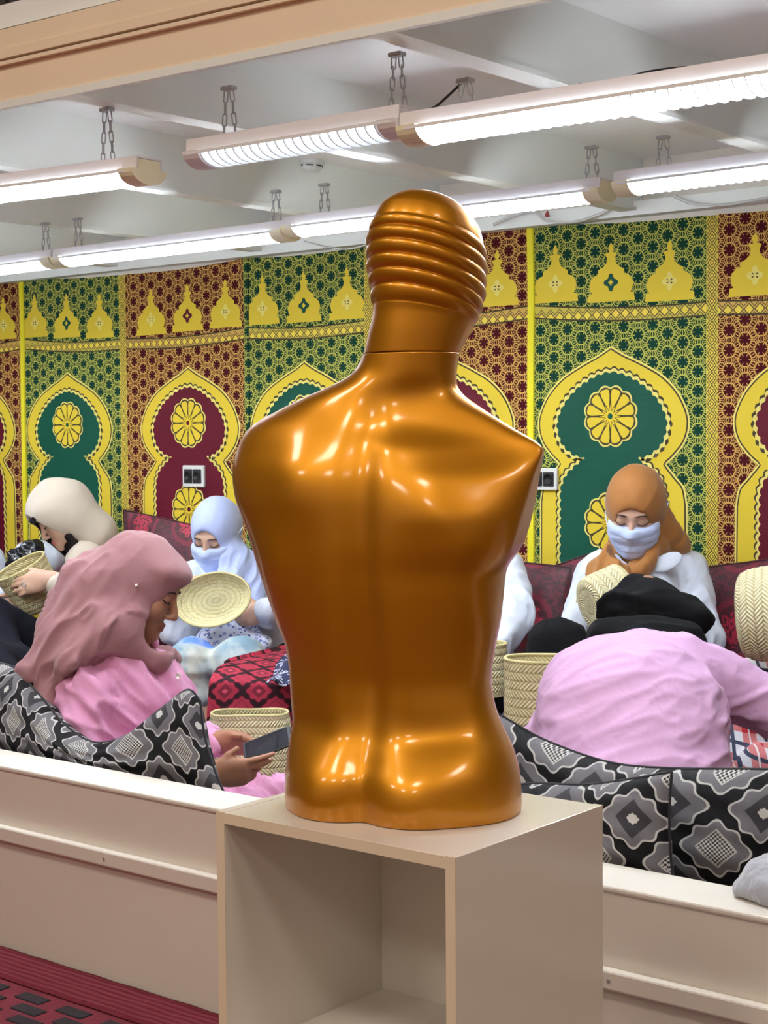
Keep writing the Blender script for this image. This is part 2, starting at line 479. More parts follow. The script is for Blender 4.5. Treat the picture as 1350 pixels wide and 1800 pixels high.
BLADE = None
def lamp(px0, py0, px1, py1, Y, label, dim=False, endcaps=(True, True), chains=(), nbl=36, gap=0.0):
    """px/py: where the top edge of the housing starts and ends in the photograph's row; the row hangs at depth Y."""
    a = atY(px0, py0, Y); b = atY(px1, py1, Y)
    L = b[0] - a[0]
    root = thing('fluorescent_lamp', (a[0], Y, min(a[2], b[2]) - 0.06), label, 'lamp', 'hanging fluorescent lamps')
    def q(s, dy, dz):
        return (a[0] + L * s, Y + dy, a[2] + (b[2] - a[2]) * s + dz)
    # housing: flat top, sloping sides, open below
    prof = [(-0.038, -0.026), (-0.036, 0.0), (0.036, 0.0), (0.038, -0.026), (0.034, -0.026), (0.032, -0.004), (-0.032, -0.004), (-0.034, -0.026)]
    h = MB(); h.loft([[q(s, y, z) for y, z in prof] for s in (0, 1)]); h.build('housing', M['lampwhite'], root)
    # curved end caps
    for s0, s1, on in ((0.0, 0.028 / L * 1.6, endcaps[0]), (1 - 0.028 / L * 1.6, 1.0, endcaps[1])):
        ring = []
        for t in np.linspace(0, math.pi, 13):
            ring.append((-0.05 * math.cos(t), -0.026 - 0.032 * math.sin(t)))
        ring2 = ring + [(0.0335, -0.0255), (0.0315, -0.005), (-0.0315, -0.005), (-0.0335, -0.0255)]
        e = MB(); e.loft([[q(s, y, z) for y, z in ring2] for s in (s0, s1)])
        e.build('end_cap', M['lampend'] if on else M['lampwhite'], root, False)
    # two tubes
    for dy in (-0.02, 0.02):
        MB().tube([q(s, dy, -0.033) for s in (0.03, 0.97)], 0.009, 10).build('tube', M['tube_dim'] if dim else M['tube'], root, True)
    # louvre: side rails and cross blades
    for sgn in (-1, 1):
        rl = MB()
        rail = [(sgn * 0.048, -0.028), (sgn * 0.0495, -0.028), (sgn * 0.049, -0.034), (sgn * 0.0475, -0.034)]
        rl.loft([[q(s, y, z) for y, z in rail] for s in (0.02, 0.98)]); rl.build('rail', M['blade'], root)
    global BLADE
    n = int(L / 0.024)
    for i in range(n):
        s = 0.03 + 0.94 * (i + 0.5) / n
        if BLADE is None:
            V = []; Fc = []
            ts = np.linspace(0, math.pi, 11)
            for x in (-0.0012, 0.0012):
                for t in ts: V.append((x, -0.049 * math.cos(t), -0.029 * math.sin(t)))
                for t in ts: V.append((x, -0.047 * math.cos(t), -0.012 * math.sin(t)))
            for j in range(10):
                Fc.append((j, j + 1, 11 + j + 1, 11 + j)); Fc.append((22 + j + 1, 22 + j, 33 + j, 33 + j + 1))
                Fc.append((j + 1, j, 22 + j, 22 + j + 1)); Fc.append((11 + j, 11 + j + 1, 33 + j + 1, 33 + j))
            me = bpy.data.meshes.new('louvre_blade'); me.from_pydata(V, [], Fc); me.materials.append(M['blade']); BLADE = me
        o = bpy.data.objects.new('louvre_blade', BLADE)
        c = np.array(q(s, 0, -0.028)); o.location = tuple(c - np.array(root.location)); o.parent = root; link(o)
    for (cpx, ctop) in chains:
        top = atY(cpx, ctop, Y)
        s = (top[0] - a[0]) / L
        zt = Z_BEAM + 0.0005 if abs(top[2] - Z_BEAM) < 0.06 else min(top[2], Z_CEIL - 0.001)
        hk = MB(); hk.box((top[0], Y, zt - 0.004), (0.03, 0.02, 0.008), bev=0.002); hko = hk.build('ceiling_hook', M['steel'], root)
        for dx in (-0.016, 0.018):
            e = np.array(q(s, 0, 0)); e[0] += dx
            chain(hko, (top[0] + dx * 0.45, Y, zt - 0.008), e)
    return root
lamp(350, 250, 723, 188, 2.35, 'dimmer hanging fluorescent lamp with plainly visible louvre left of the brightest front lamp', True, (False, False), ((402, 160), (698, 107)))
lamp(724, 204, 1520, 76, 2.35, 'longest bright fluorescent lamp hanging in the upper right front row', False, (True, True), ((818, 138), (1450, 40)))
lamp(-240, 345, 262, 277, 2.33, 'bright fluorescent lamp at the upper left edge with cream right end cap', False, (True, True), ((188, 203), (-150, 250)))
lamp(-700, 560, -260, 495, 2.33, 'front row fluorescent lamp beyond the left edge', False, (True, True), ((-600, 470),))
lamp(-520, 520, -96, 467, 3.42, 'far row fluorescent lamp beyond the left edge', False, (True, True), ((-400, 460),))
lamp(-90, 466, 105, 440, 3.42, 'leftmost fluorescent lamp of the far row running out of the left edge', False, (True, True), ((80, 397),))
lamp(108, 440, 512, 389, 3.42, 'far row fluorescent lamp second from the left', False, (True, True), ((137, 402), (485, 362)))
lamp(512, 384, 1068, 314, 3.42, 'far row fluorescent lamp passing behind the mannequin head', False, (True, True), ((570, 328), (1040, 262)))
lamp(1092, 305, 1560, 243, 3.42, 'far row fluorescent lamp running out of the right edge', False, (True, True), ((1166, 242), (1500, 200)))

# ------------------------------------------------------------------ cabinet
Z_CAB = 0.75
cA = atZ(380, 1425, Z_CAB); cB = atZ(800, 1508, Z_CAB); cC = atZ(1017, 1408, Z_CAB)
ex = (cB - cA); CW = np.linalg.norm(ex); ex = ex / CW
ey = np.array([-ex[1], ex[0], 0.0]); CD = float((cC - cB) @ ey)
def cabp(x, y, z): return cA + ex * x + ey * y + np.array([0, 0, z - Z_CAB])
Rc = np.column_stack([ex, ey, [0, 0, 1]])
cab = thing('cube_shelf', cabp(CW / 2, CD / 2, 0), 'white laminate cube shelf carrying the gold mannequin', 'shelf')
def cbox(name, lo, hi, mat, par=None, bev=0.0008):
    lo = np.array(lo, float); hi = np.array(hi, float); c = (lo + hi) / 2
    return MB().box(cabp(*c), hi - lo, Rc, 0, bev).build(name, mat, par or cab)
T = 0.0145
for nm, lo, hi in (('side_panel', (0, 0.001, 0), (T, CD, Z_CAB)), ('side_panel', (CW - T, 0.001, 0), (CW, CD, Z_CAB)),
                   ('top_panel', (T, 0.001, Z_CAB - T - 0.001), (CW - T, CD, Z_CAB - 0.001)), ('shelf_board', (T, 0.004, 0.405), (CW - T, CD - 0.006, 0.405 + T)),
                   ('bottom_panel', (T, 0.001, 0.05), (CW - T, CD, 0.05 + T)), ('plinth', (T, 0.02, 0.0), (CW - T, 0.035, 0.05)),
                   ('back_panel', (T, CD - 0.006, 0.05 + T), (CW - T, CD - 0.001, Z_CAB - T - 0.001))):
    o = cbox(nm, lo, hi, M['laminate'])
    if nm in ('side_panel', 'top_panel', 'shelf_board'):
        cbox('edge_band', (lo[0], lo[1] - 0.001, lo[2]), (hi[0], lo[1], hi[2]), M['laminate_edge'], o, 0.0)

# ------------------------------------------------------------------ gold mannequin torso
gp = Mat('gold_pearl_paint'); _c, _v = gp.coord()
nz = gp.noise(_v, 7, 4); sc_ = gp.noise(gp.stretch(_v, (25, 25, 90)), 1.0, 6, 0.7)
gp.set(color=gp.mix(nz, s2l((190, 124, 8)), s2l((204, 138, 14))), metal=0.7, rough=0.42, coat=0.6, coat_rough=0.12)
gp.bump(gp.noise(_v, 3, 1), 0.012, 0.01)
M['gold'] = gp.m
TH = math.radians(21.0)
D0 = 2.14
S0 = F_PX / D0
man = thing('mannequin_torso', atZ(705, 1415, Z_CAB), 'glossy gold male mannequin torso with ribbed head seen from behind', 'mannequin')
mo = np.array(man.location)
_vf = _fh; _vr = _r0
m_fwd = _vf * math.cos(TH) + _vr * math.sin(TH)
m_rgt = _vr * math.cos(TH) - _vf * math.sin(TH)
#        y     xl   xr   back   front  n
TROWS = [(1416, 501, 909, .112, .100, 2.3), (1404, 500, 910, .114, .100, 2.3), (1351, 502, 907, .116, .100, 2.3), (1307, 509, 898, .104, .100, 2.3),
         (1271, 516, 883, .090, .100, 2.3), (1235, 514, 871, .084, .100, 2.3), (1191, 512, 865, .083, .102, 2.3), (1147, 508, 870, .088, .106, 2.3),
         (1080, 486, 882, .098, .112, 2.3), (1027, 468, 887, .106, .116, 2.25), (991, 455, 891, .110, .116, 2.2), (973, 449, 905, .112, .116, 2.2),
         (947, 441, 920, .114, .114, 2.2), (902, 424, 933, .115, .112, 2.2), (881, 415, 938, .115, .110, 2.2), (846, 408, 945, .112, .106, 2.2),
         (819, 407, 951, .107, .100, 2.2), (797, 410, 957, .101, .092, 2.15), (783, 414, 960, .097, .086, 2.1), (772, 418, 938, .093, .081, 2.1),
         (761, 424, 915, .089, .076, 2.05), (745, 434, 890, .083, .071, 2.0), (730, 460, 868, .078, .067, 2.0), (712, 498, 842, .072, .064, 2.0),
         (694, 536, 818, .067, .063, 2.0), (680, 572, 808, .064, .063, 2.0), (668, 603, 807, .062, .063, 2.0), (655, 626, 808, .060, .063, 2.0),
         (640, 637, 810, .059, .064, 2.0), (621, 645, 814, .058, .064, 2.0)]
TR = np.array(TROWS)[::-1]
def trow(y):
    return [spline(TR[:, 0], TR[:, i], y) for i in range(1, 6)]
def back_relief(x, z, y):
    """relief (metres, + is outwards) of the back at lateral x and photo row y"""
    g = lambda a, s: math.exp(-(a / s) ** 2)
    r = 0.0
    # spinal furrow
    sp = np.interp(y, [640, 700, 760, 1000, 1200, 1300, 1345, 1416], [0, .004, .012, .012, .011, .007, .010, .014])
    r -= sp * g(x, .019 if y < 1330 else .014)
    # erector columns
    r += .006 * (g(x - .045, .024) + g(x + .045, .024)) * g(y - 1150, 150)
    # shoulder blades
    for s in (-1, 1):
        r += .0095 * g(x - s * .092, .044) * g(y - (835 if s < 0 else 850), 75)
        r -= .003 * g(x - s * .05, .035) * g(y - 720, 40)
        r += .008 * g(x - s * .135, .035) * g(y - 985, 80)
        r -= .006 * g(x - s * .125, .040) * g(y - 1180, 90)
        # buttocks
        r += .022 * g(x - s * .070, .052) * g(y - 1385, 62)
        r -= .007 * g(x - s * .095, .050) * g(y - 1270, 28)
    # triangular flat over the sacrum
    r -= .004 * g(x, .035) * g(y - 1315, 35)
    return r
NPHI = 220
ys = np.linspace(1416, 621, 360)
rings = []
for y in ys:
    xl, xr, bb, bf, n = [float(q) for q in trow(y)]
    z = Z_CAB + (1416 - y) / S0
    half = (xr - xl) / 2 / S0; cx_ = ((xr + xl) / 2 - 705) / S0
    ba = (bb + bf) / 2
    a = math.sqrt(max(half**2 - (ba * math.sin(TH))**2, (0.3 * half)**2)) / math.cos(TH)
    cxl = cx_ / math.cos(TH) + math.tan(TH) * (bf - bb) * 0.5 * -1
    cut = None
    ring = []
    for j in range(NPHI):
        ph = 2 * math.pi * j / NPHI
        cs, sn = math.cos(ph), math.sin(ph)
        x = a * math.copysign(abs(cs) ** (2 / n), cs)
        if sn < 0:
            yy = -bb * abs(sn) ** (2 / n)
            w = min(1.0, abs(sn) * 1.6)
            yy -= back_relief(x + cxl + 0.013, z, y) * w
        else:
            yy = bf * abs(sn) ** (2 / n)
            if y > 1300: yy += 0.0
            # chest
            yy += 0.02 * math.exp(-((y - 900) / 70.0) ** 2) * (math.exp(-((x - .08) / .06) ** 2) + math.exp(-((x + .08) / .06) ** 2)) * sn
        # the stump thins towards its rounded top
        if x > 0 and y < 900:
            q_ = max(0.0, min(1.0, x / a)); q_ = q_ * q_ * (3 - 2 * q_)
            yy *= 1 - q_ * float(np.interp(y, [621, 660, 700, 783, 830, 900], [0, 0, .25, .78, .35, 0]))
        # flat cut of the right arm stump
        if 765 < y < 985:
            k_ = max(0.0, min(1.0, (y - 765) / 16.0, (985 - y) / 30.0))
            x = min(x, a * (1 - 0.022 * k_))
        P = mo + m_rgt * (x + cxl) + m_fwd * yy
        ring.append((P[0], P[1], z))
    rings.append(ring)
RG = np.array(rings)
for _ in range(40):          # fair the surface along the body so that the gloss runs evenly
    RG[1:-1, :, :2] = 0.5 * RG[1:-1, :, :2] + 0.25 * (RG[:-2, :, :2] + RG[2:, :, :2])
for _ in range(4):
    RG[..., :2] = 0.5 * RG[..., :2] + 0.25 * (np.roll(RG, 1, 1)[..., :2] + np.roll(RG, -1, 1)[..., :2])
MB().loft([[tuple(p) for p in r_] for r_ in RG]).build('torso', M['gold'], man, True)

# ribbed head, turned to the right and bowed a little
BETA = math.radians(46); AL = math.radians(17)
HROWS = np.array([(348, 767, 2), (349.5, 767, 22), (353, 766, 40), (360, 766, 58), (375, 764, 78), (390, 763, 90), (420, 760, 101), (452, 757, 106), (490, 756, 105), (530, 754, 97),
                  (552, 751, 90), (565, 748, 87), (590, 740, 86), (619, 730, 84)], float)
h_f = _vf * math.cos(BETA) + _vr * math.sin(BETA)
h_r = _vr * math.cos(BETA) - _vf * math.sin(BETA)
hys = np.concatenate([348 + 20 * np.linspace(0, 1, 24) ** 2, np.linspace(369, 619, 230)])
rings = []
for y in hys:
    cxp = float(spline(HROWS[:, 0], HROWS[:, 1], y)); hw = float(spline(HROWS[:, 0], HROWS[:, 2], y)) / S0
    asp = np.interp(y, [348, 450, 560, 600, 619], [1.12, 1.18, 1.12, 1.04, 1.0])
    a = hw / math.sqrt(math.cos(BETA)**2 + (asp * math.sin(BETA))**2); b = a * asp
    al = AL * np.interp(y, [348, 530, 590, 619], [1, 1, 0.35, 0.0])
    z = Z_CAB + (1416 - y) / S0
    # ribs
    t = (y - 413) / 23.5
    rib = 0.0
    if 0 <= t <= 6.0:
        fr = t - math.floor(t)
        rib = 0.0062 * (math.sqrt(max(0.0, 1 - (2 * fr - 1) ** 2)) - 0.62) * min(1, t * 3) * min(1, (6.0 - t) * 3 + 0.2)
    ring = []
    for j in range(160):
        ph = 2 * math.pi * j / 160
        cs, sn = math.cos(ph), math.sin(ph)
        aa, bb2 = a + rib, b + rib
        fx = 0.0
        if sn > 0:   # simple face: brow, nose, lips, chin
            fx += 0.020 * math.exp(-((y - 500) / 18.0) ** 2) * math.exp(-(cs / .18) ** 2)
            fx += 0.010 * math.exp(-((y - 535) / 9.0) ** 2) * math.exp(-(cs / .3) ** 2)
            fx += 0.016 * math.exp(-((y - 566) / 16.0) ** 2) * math.exp(-(cs / .45) ** 2)
        P = mo + _vr * ((cxp - 705) / S0) + h_r * (aa * cs) + h_f * ((bb2 * sn + fx) * math.cos(al))
        ring.append((P[0], P[1], z - (bb2 * sn) * math.sin(al)))
    rings.append(ring)
hd = MB().loft(rings[::-1]).build('head', M['gold'], man, True)
hd['label'] = 'ribbed gold head turned to the right'

# ------------------------------------------------------------------ patterned wall hangings
def satin(name, rgb):
    m = Mat(name); _, v = m.coord(); c = s2l(rgb)
    nz = m.noise(m.stretch(v, (6, 6, 40)), 1.0, 3, 0.6, 0.4)
    m.set(color=m.mix(m.noise(v, 5, 2), tuple(q * 0.94 for q in c), c), rough=0.6, spec=0.2)
    m.bump(nz, 0.10, 0.02); return m.m
H = {'yellow': satin('yellow_satin', (224, 196, 58)), 'pale': satin('pale_yellow_thread', (230, 214, 118)), 'dark': plain('dark_olive_thread', (58, 46, 16), 0.8),
     'G': satin('green_niche_cloth', (10, 72, 55)), 'R': satin('crimson_niche_cloth', (88, 10, 30)), 'strip': satin('lemon_edging', (236, 224, 50))}
def lattice_mat(name, base, line, star):
    m = Mat(name); (x, y, z), v = m.coord()
    d = 0.062
    sx, sy = d * 1.7320508, d
    def fold(px, py, ox, oy):
        fx = ((px + ox) / sx).fract() * sx - sx / 2
        fy = ((py + oy) / sy).fract() * sy - sy / 2
        return fx, fy
    ax, ay = fold(x + 10 * sx, z + 10 * sy, 0, 0)
    bx, by = fold(x + 10 * sx, z + 10 * sy, sx / 2, sy / 2)
    la = ax * ax + ay * ay; lb = bx * bx + by * by
    k = la.lt(lb)
    fx = k * ax + (1.0 - k) * bx; fy = k * ay + (1.0 - k) * by
    axx, ayy = fx.abs(), fy.abs()
    hx = ayy.mx(axx * 0.8660254 + ayy * 0.5)
    l0 = ayy; l1 = (ayy * 0.5 - axx * 0.8660254).abs()
    sp = l0.mn(l1)                                  # to the vertices
    n0 = axx; n1 = (ayy * 0.8660254 - axx * 0.5).abs()
    sn = n0.mn(n1)                                  # to the edge middles
    ring = (hx - d * 0.345).abs().lt(0.0019)
    out = hx.gt(d * 0.345)
    dbl = (sp - 0.0062).abs().lt(0.0016) * out
    inn = (1.0 - out)
    starm = sn.lt(0.0032) * inn
    tri = (sn - 0.0).lt(0.0012) * out
    rays = sp.lt(0.0011) * hx.gt(d * 0.17)
    lines = ring.mx(dbl).mx(tri).mx(rays)
    c = m.mix(lines, m.mix(starm, base, star), line)
    nz = m.noise(v, 300, 2)
    m.set(color=c, rough=0.85, spec=0.15)
    m.bump(lines + nz * 0.3, 0.15, 0.002)
    return m.m
H['fG'] = lattice_mat('green_lattice_weave', s2l((28, 60, 32)), s2l((180, 178, 86)), s2l((12, 52, 44)))
H['fR'] = lattice_mat('crimson_lattice_weave', s2l((72, 22, 14)), s2l((202, 160, 88)), s2l((66, 8, 20)))
def diamond_mat(name, vertical, per, half, bg):
    m = Mat(name); (x, y, z), v = m.coord()
    a, b = (z, x) if vertical else (x, z)
    f = ((a + 20 * per) / per).fract() - 0.5
    q = f.abs() * 2.0 + (b / half).abs()
    ln = (q - 0.92).abs().lt(0.13).mx((q - 1.5).abs().lt(0.10))
    if vertical: ln = ln.mx((q - 0.42).abs().lt(0.11))
    c = m.mix(ln, m.mix(q.gt(1.0), s2l((228, 204, 70)), bg), s2l((80, 62, 20)))
    m.set(color=c, rough=0.7); return m.m
H['bandG'] = diamond_mat('green_diamond_band', False, 0.036, 0.0185, s2l((196, 178, 70)))
H['bandR'] = diamond_mat('crimson_diamond_band', False, 0.036, 0.0185, s2l((200, 160, 76)))
H['chain'] = diamond_mat('yellow_chain_band', True, 0.040, 0.016, s2l((206, 186, 66)))

def mirror(half):
    h = [tuple(p) for p in half]
    return h + [(-x, z) for x, z in h[::-1] if abs(x) > 1e-9]
def smooth_half(pts, n=60, corners=()):
    out = []; segs = []; cur = [pts[0]]
    for i, p in enumerate(pts[1:], 1):
        cur.append(p)
        if i in corners or i == len(pts) - 1:
            segs.append(cur); cur = [p]
    for sgm in segs:
        if len(sgm) < 3: q = np.array(sgm, float)
        else: q = crspline(sgm, max(6, int(n * len(sgm) / len(pts))))
        out.extend([tuple(w) for w in (q if not out else q[1:])])
    return out
def inset(poly, d):
    P = np.array(poly, float); n = len(P)
    a = np.roll(P, 1, 0); b = np.roll(P, -1, 0)
    t = b - a; t /= (np.linalg.norm(t, axis=1)[:, None] + 1e-12)
    area = 0.5 * np.sum(P[:, 0] * b[:, 1] - b[:, 0] * P[:, 1])
    nrm = np.column_stack([-t[:, 1], t[:, 0]]) * (1 if area > 0 else -1)
    return P + nrm * d
def scallop(poly, per=0.030, amp=0.008):
    P = np.array(poly, float)
    dense = []
    n = len(P)
    for i in range(n):
        a, b = P[i], P[(i + 1) % n]
        L = np.linalg.norm(b - a); k = max(1, int(L / 0.004))
        for j in range(k): dense.append(a + (b - a) * j / k)
    D = np.array(dense); s = np.concatenate([[0], np.cumsum(np.linalg.norm(np.diff(D, axis=0), axis=1))])
    k = round(s[-1] / per); ph = s / s[-1] * k
    off = amp * np.abs(np.sin(np.pi * ph)) - amp * 0.5
    a = np.roll(D, 1, 0); b = np.roll(D, -1, 0); t = b - a; t /= (np.linalg.norm(t, axis=1)[:, None] + 1e-12)
    area = 0.5 * np.sum(D[:, 0] * b[:, 1] - b[:, 0] * D[:, 1])
    nrm = np.column_stack([-t[:, 1], t[:, 0]]) * (-1 if area > 0 else 1)
    return D + nrm * off[:, None]
Z_BOT = 0.42
OUTER = mirror(smooth_half([(0, 1.536), (.045, 1.508), (.10, 1.480), (.17, 1.437), (.222, 1.380), (.252, 1.315), (.256, 1.265), (.240, 1.215), (.205, 1.170), (.182, 1.150),
                            (.215, 1.108), (.240, 1.075), (.250, 1.02), (.252, Z_BOT)], 70, (9, 12)))
INNER = mirror(smooth_half([(0, 1.452), (.055, 1.436), (.11, 1.402), (.155, 1.355), (.182, 1.300), (.182, 1.258), (.165, 1.212), (.128, 1.180), (.092, 1.168),
                            (.125, 1.140), (.158, 1.105), (.174, 1.06), (.178, Z_BOT)], 70, (11,)))
DOME = mirror([(0, .192), (.007, .180), (.009, .170), (.005, .160), (.020, .156), (.013, .140), (.016, .125), (.028, .112), (.044, .104), (.044, .090), (.056, .086), (.068, .074),
               (.074, .056), (.070, .036), (.064, .028), (.076, .026), (.080, 0)])
def poly_mesh(mb, poly, cx, zoff, yy, m):
    P = [(cx + p[0], yy, zoff + p[1]) for p in poly]
    mb.add(P, [tuple(range(len(P)))], m)
def rosette(mb, cx, cz, y0, dy, r, mi):
    th = np.linspace(0, 2 * math.pi, 145)[:-1]
    sc = lambda rr, amp: [(rr * (1 + amp * (abs(math.sin(6 * t)) - 0.5)) * math.cos(t), rr * (1 + amp * (abs(math.sin(6 * t)) - 0.5)) * math.sin(t)) for t in th]
    poly_mesh(mb, sc(r, .10), cx, cz, y0, mi['pale'])
    poly_mesh(mb, sc(r * .94, .10), cx, cz, y0 - dy, mi['dark'])
    for k in range(12):
        a0 = (k + 0.5) * math.pi / 6
        pet = []
        for (rr, w) in ((.20, .0), (.50, .10), (.70, .16), (.86, .17), (.91, .08), (.91, -.08), (.86, -.17), (.70, -.16), (.50, -.10)):
            ca, sa = math.cos(a0), math.sin(a0)
            pet.append((r * (rr * ca - w * sa), r * (rr * sa + w * ca)))
        poly_mesh(mb, pet, cx, cz, y0 - 2 * dy, mi['yellow'])
    star = []
    for k in range(24):
        rr = r * (.40 if k % 2 == 0 else .16); a0 = k * math.pi / 12
        star.append((rr * math.cos(a0), rr * math.sin(a0)))
    poly_mesh(mb, star, cx, cz, y0 - 2.5 * dy, mi['yellow'])
    poly_mesh(mb, [(r * .10 * math.cos(t), r * .10 * math.sin(t)) for t in np.linspace(0, 6.283, 13)[:-1]], cx, cz, y0 - 3 * dy, mi['niche'])

def niche_panel(root, xa, xb, za, zb, kind, cx=None, wsc=1.12):
    """one prayer-niche field of a hanging between xa and xb; za, zb are the top heights at the two sides"""
    cx = (xa + xb) / 2 if cx is None else cx
    y0 = Y_WALL - 0.002; dy = 0.0007
    n = 24
    xs = np.linspace(xa, xb, n + 1)
    V = []; Fc = []
    for i, x in enumerate(xs):
        t = i / n
        zt = za + (zb - za) * t - 0.010 * math.sin(math.pi * t)
        V += [(x, y0, Z_BOT), (x, y0, zt)]
    Fc = [(2 * i, 2 * i + 2, 2 * i + 3, 2 * i + 1) for i in range(n)]
    mesh_obj('lattice_field', V, Fc, H['f' + kind], root)
    sc = lambda P: [(p[0] * wsc, p[1]) for p in P]
    mats = [H['pale'], H['dark'], H['yellow'], H[kind]]; mi = {'pale': 0, 'dark': 1, 'yellow': 2, 'niche': 3}
    def layer(name, poly_list):
        b = MB()
        for poly, off, m in poly_list: poly_mesh(b, poly, cx, 0, y0 - dy * off, m)
        return b.build(name, None, root, False, mats)
    o = np.array(sc(OUTER))
    layer('arch_border', [(o, 1, 0), (inset(o, .006), 2, 1), (inset(o, .011), 3, 2)])
    i_ = np.array(sc(INNER))
    so = scallop(inset(i_, -.016), .030, .009)
    layer('arch_niche', [(so, 4, 1), (scallop(inset(i_, -.010), .030, .009), 5, 0), (scallop(i_, .030, .008), 6, 3)])
    for zc in (1.306, 0.955):
        b = MB(); rosette(b, cx, zc, y0 - dy * 7, dy, 0.088 * wsc, mi); b.build('rosette', None, root, False, mats)
    # three dome finials above
    for k in (-1, 0, 1):
        b = MB(); dx = k * 0.192 * wsc
        zo = 1.682 + (zb - za) * 0.5 * k * 0.66 + ((za + zb) / 2 - 1.945) * 0.8
        P = [(p[0] * wsc, p[1]) for p in DOME]
        poly_mesh(b, P, cx + dx, zo, y0 - dy, 2)
        dm = [(0.022 * math.cos(t) * (1 + .25 * math.cos(4 * t)), 0.024 * math.sin(t) * (1 + .25 * math.cos(4 * t))) for t in np.linspace(0, 6.283, 33)[:-1]]
        if k == 0:
            poly_mesh(b, dm, cx + dx, zo + 0.062, y0 - dy * 2, 3)
            poly_mesh(b, [(p[0] * .35, p[1] * .35) for p in dm], cx + dx, zo + 0.062, y0 - dy * 3, 2)
        else:
            poly_mesh(b, dm, cx + dx, zo + 0.062, y0 - dy * 2, 0)
            for s1 in (-1, 1):
                for s2 in (-1, 1):
                    poly_mesh(b, [(s1 * .002, s2 * .002), (s1 * .012, s2 * .004), (s1 * .008, s2 * .009)], cx + dx, zo + 0.062, y0 - dy * 3, 1)
        b.build('dome_motif', None, root, False, mats)
    # diamond band with dark rules
    def zb_(x): 
        t = (x - xa) / (xb - xa); return 1.652 + (za + (zb - za) * t - 1.945) * 0.8 - 0.012 * math.sin(math.pi * t)
    zc = zb_(cx)
    bo = MB()
    xs = np.linspace(xa, xb, 13)
    for x0, x1 in zip(xs[:-1], xs[1:]):
        bo.add([(x0, y0 - dy, zb_(x0) - .0235), (x1, y0 - dy, zb_(x1) - .0235), (x1, y0 - dy, zb_(x1) + .0235), (x0, y0 - dy, zb_(x0) + .0235)], [(0, 1, 2, 3)])
    bo.build('band_rule', H['dark'], root)
    bb = MB()
    for x0, x1 in zip(xs[:-1], xs[1:]):
        bb.add([(x0, -dy, zb_(x0) - zc - .0185), (x1, -dy, zb_(x1) - zc - .0185), (x1, -dy, zb_(x1) - zc + .0185), (x0, -dy, zb_(x0) - zc + .0185)], [(0, 1, 2, 3)])
    ob = bb.build('diamond_band', H['band' + kind], None)
    # keep the band's own origin on its centre line so that the diamonds follow it
    co = np.array([q.co[:] for q in ob.data.vertices]); co[:, 2] += ob.location.z; co[:, 0] += ob.location.x - cx; co[:, 1] += ob.location.y
    ob.data.vertices.foreach_set('co', co.ravel()); ob.data.update()
    ob.parent = root; ob.location = (cx - root.location.x, y0 - dy - root.location.y, zc - root.location.z)

WB = [(p, float(atY(p, 750, Y_WALL)[0])) for p in (40, 219, 432, 650, 929, 1252)]
bx_ = [w[1] for w in WB]
bx_ = [bx_[0] - 1.38, bx_[0] - 0.69] + bx_ + [bx_[-1] + 0.70]
topz = [1.945, 1.945, float(atY(40, 487, Y_WALL)[2]), float(atY(214, 483, Y_WALL)[2]), float(atY(430, 454, Y_WALL)[2]), float(atY(650, 432, Y_WALL)[2]),
        float(atY(921, 396, Y_WALL)[2]), float(atY(1250, 378, Y_WALL)[2]), float(atY(1350, 364, Y_WALL)[2])]
topz = [min(z, 1.965) for z in topz]
NC = {2: float(atY(121, 752, Y_WALL)[0]), 3: float(atY(333, 750, Y_WALL)[0]), 4: float(atY(537, 740, Y_WALL)[0]), 6: float(atY(1075, 733, Y_WALL)[0])}
CLOTHS = [(0, 1, 2, 'leftmost wall hanging cut by the left edge with a crimson niche'),
          (2, 3, 4, 'green and crimson niche hanging behind the woman in the beige hood'),
          (4, 5, 6, 'green and crimson niche hanging half hidden behind the mannequin'),
          (6, 7, 8, 'green and crimson niche hanging behind the woman in the brown headscarf')]
for a, b, c, lab in CLOTHS:
    r = thing('wall_hanging', ((bx_[a] + bx_[c]) / 2, Y_WALL - 0.002, Z_BOT), lab, 'hanging', 'prayer niche wall hangings')
    niche_panel(r, bx_[a] + 0.026, bx_[b] - 0.02, topz[a], topz[b], 'G', NC.get(a))
    niche_panel(r, bx_[b] + 0.02, bx_[c], topz[b], topz[c], 'R', NC.get(b))
    cb = MB().box2((-0.02, -0.0012, Z_BOT), (0.02, 0, topz[b] - 0.002)).build('chain_band', H['chain'], None)
    co = np.array([q.co[:] for q in cb.data.vertices]); co[:, 2] += cb.location.z; co[:, 1] += cb.location.y; co[:, 0] += cb.location.x
    cb.data.vertices.foreach_set('co', co.ravel()); cb.data.update()
    cb.parent = r; cb.location = (bx_[b] - r.location.x, -0.0, -r.location.z)
    if a in (2, 6, 0):
        P = crspline([(bx_[a] + 0.013, topz[a]), (bx_[a] + 0.016, topz[a] - .25), (bx_[a] + 0.013, topz[a] - .6), (bx_[a] + 0.011, Z_BOT)], 20)
        mb = MB()
        mb.loft([[(p[0] - 0.014, Y_WALL - 0.003, p[1]), (p[0] + 0.014, Y_WALL - 0.003, p[1]), (p[0] + 0.012, Y_WALL - 0.009, p[1]), (p[0] - 0.012, Y_WALL - 0.009, p[1])] for p in P])
        mb.build('edging', H['strip'], r)
    else:
        MB().box2((bx_[a], Y_WALL - 0.006, Z_BOT), (bx_[a] + 0.026, Y_WALL - 0.002, topz[a])).build('edging', H['fG'], r)

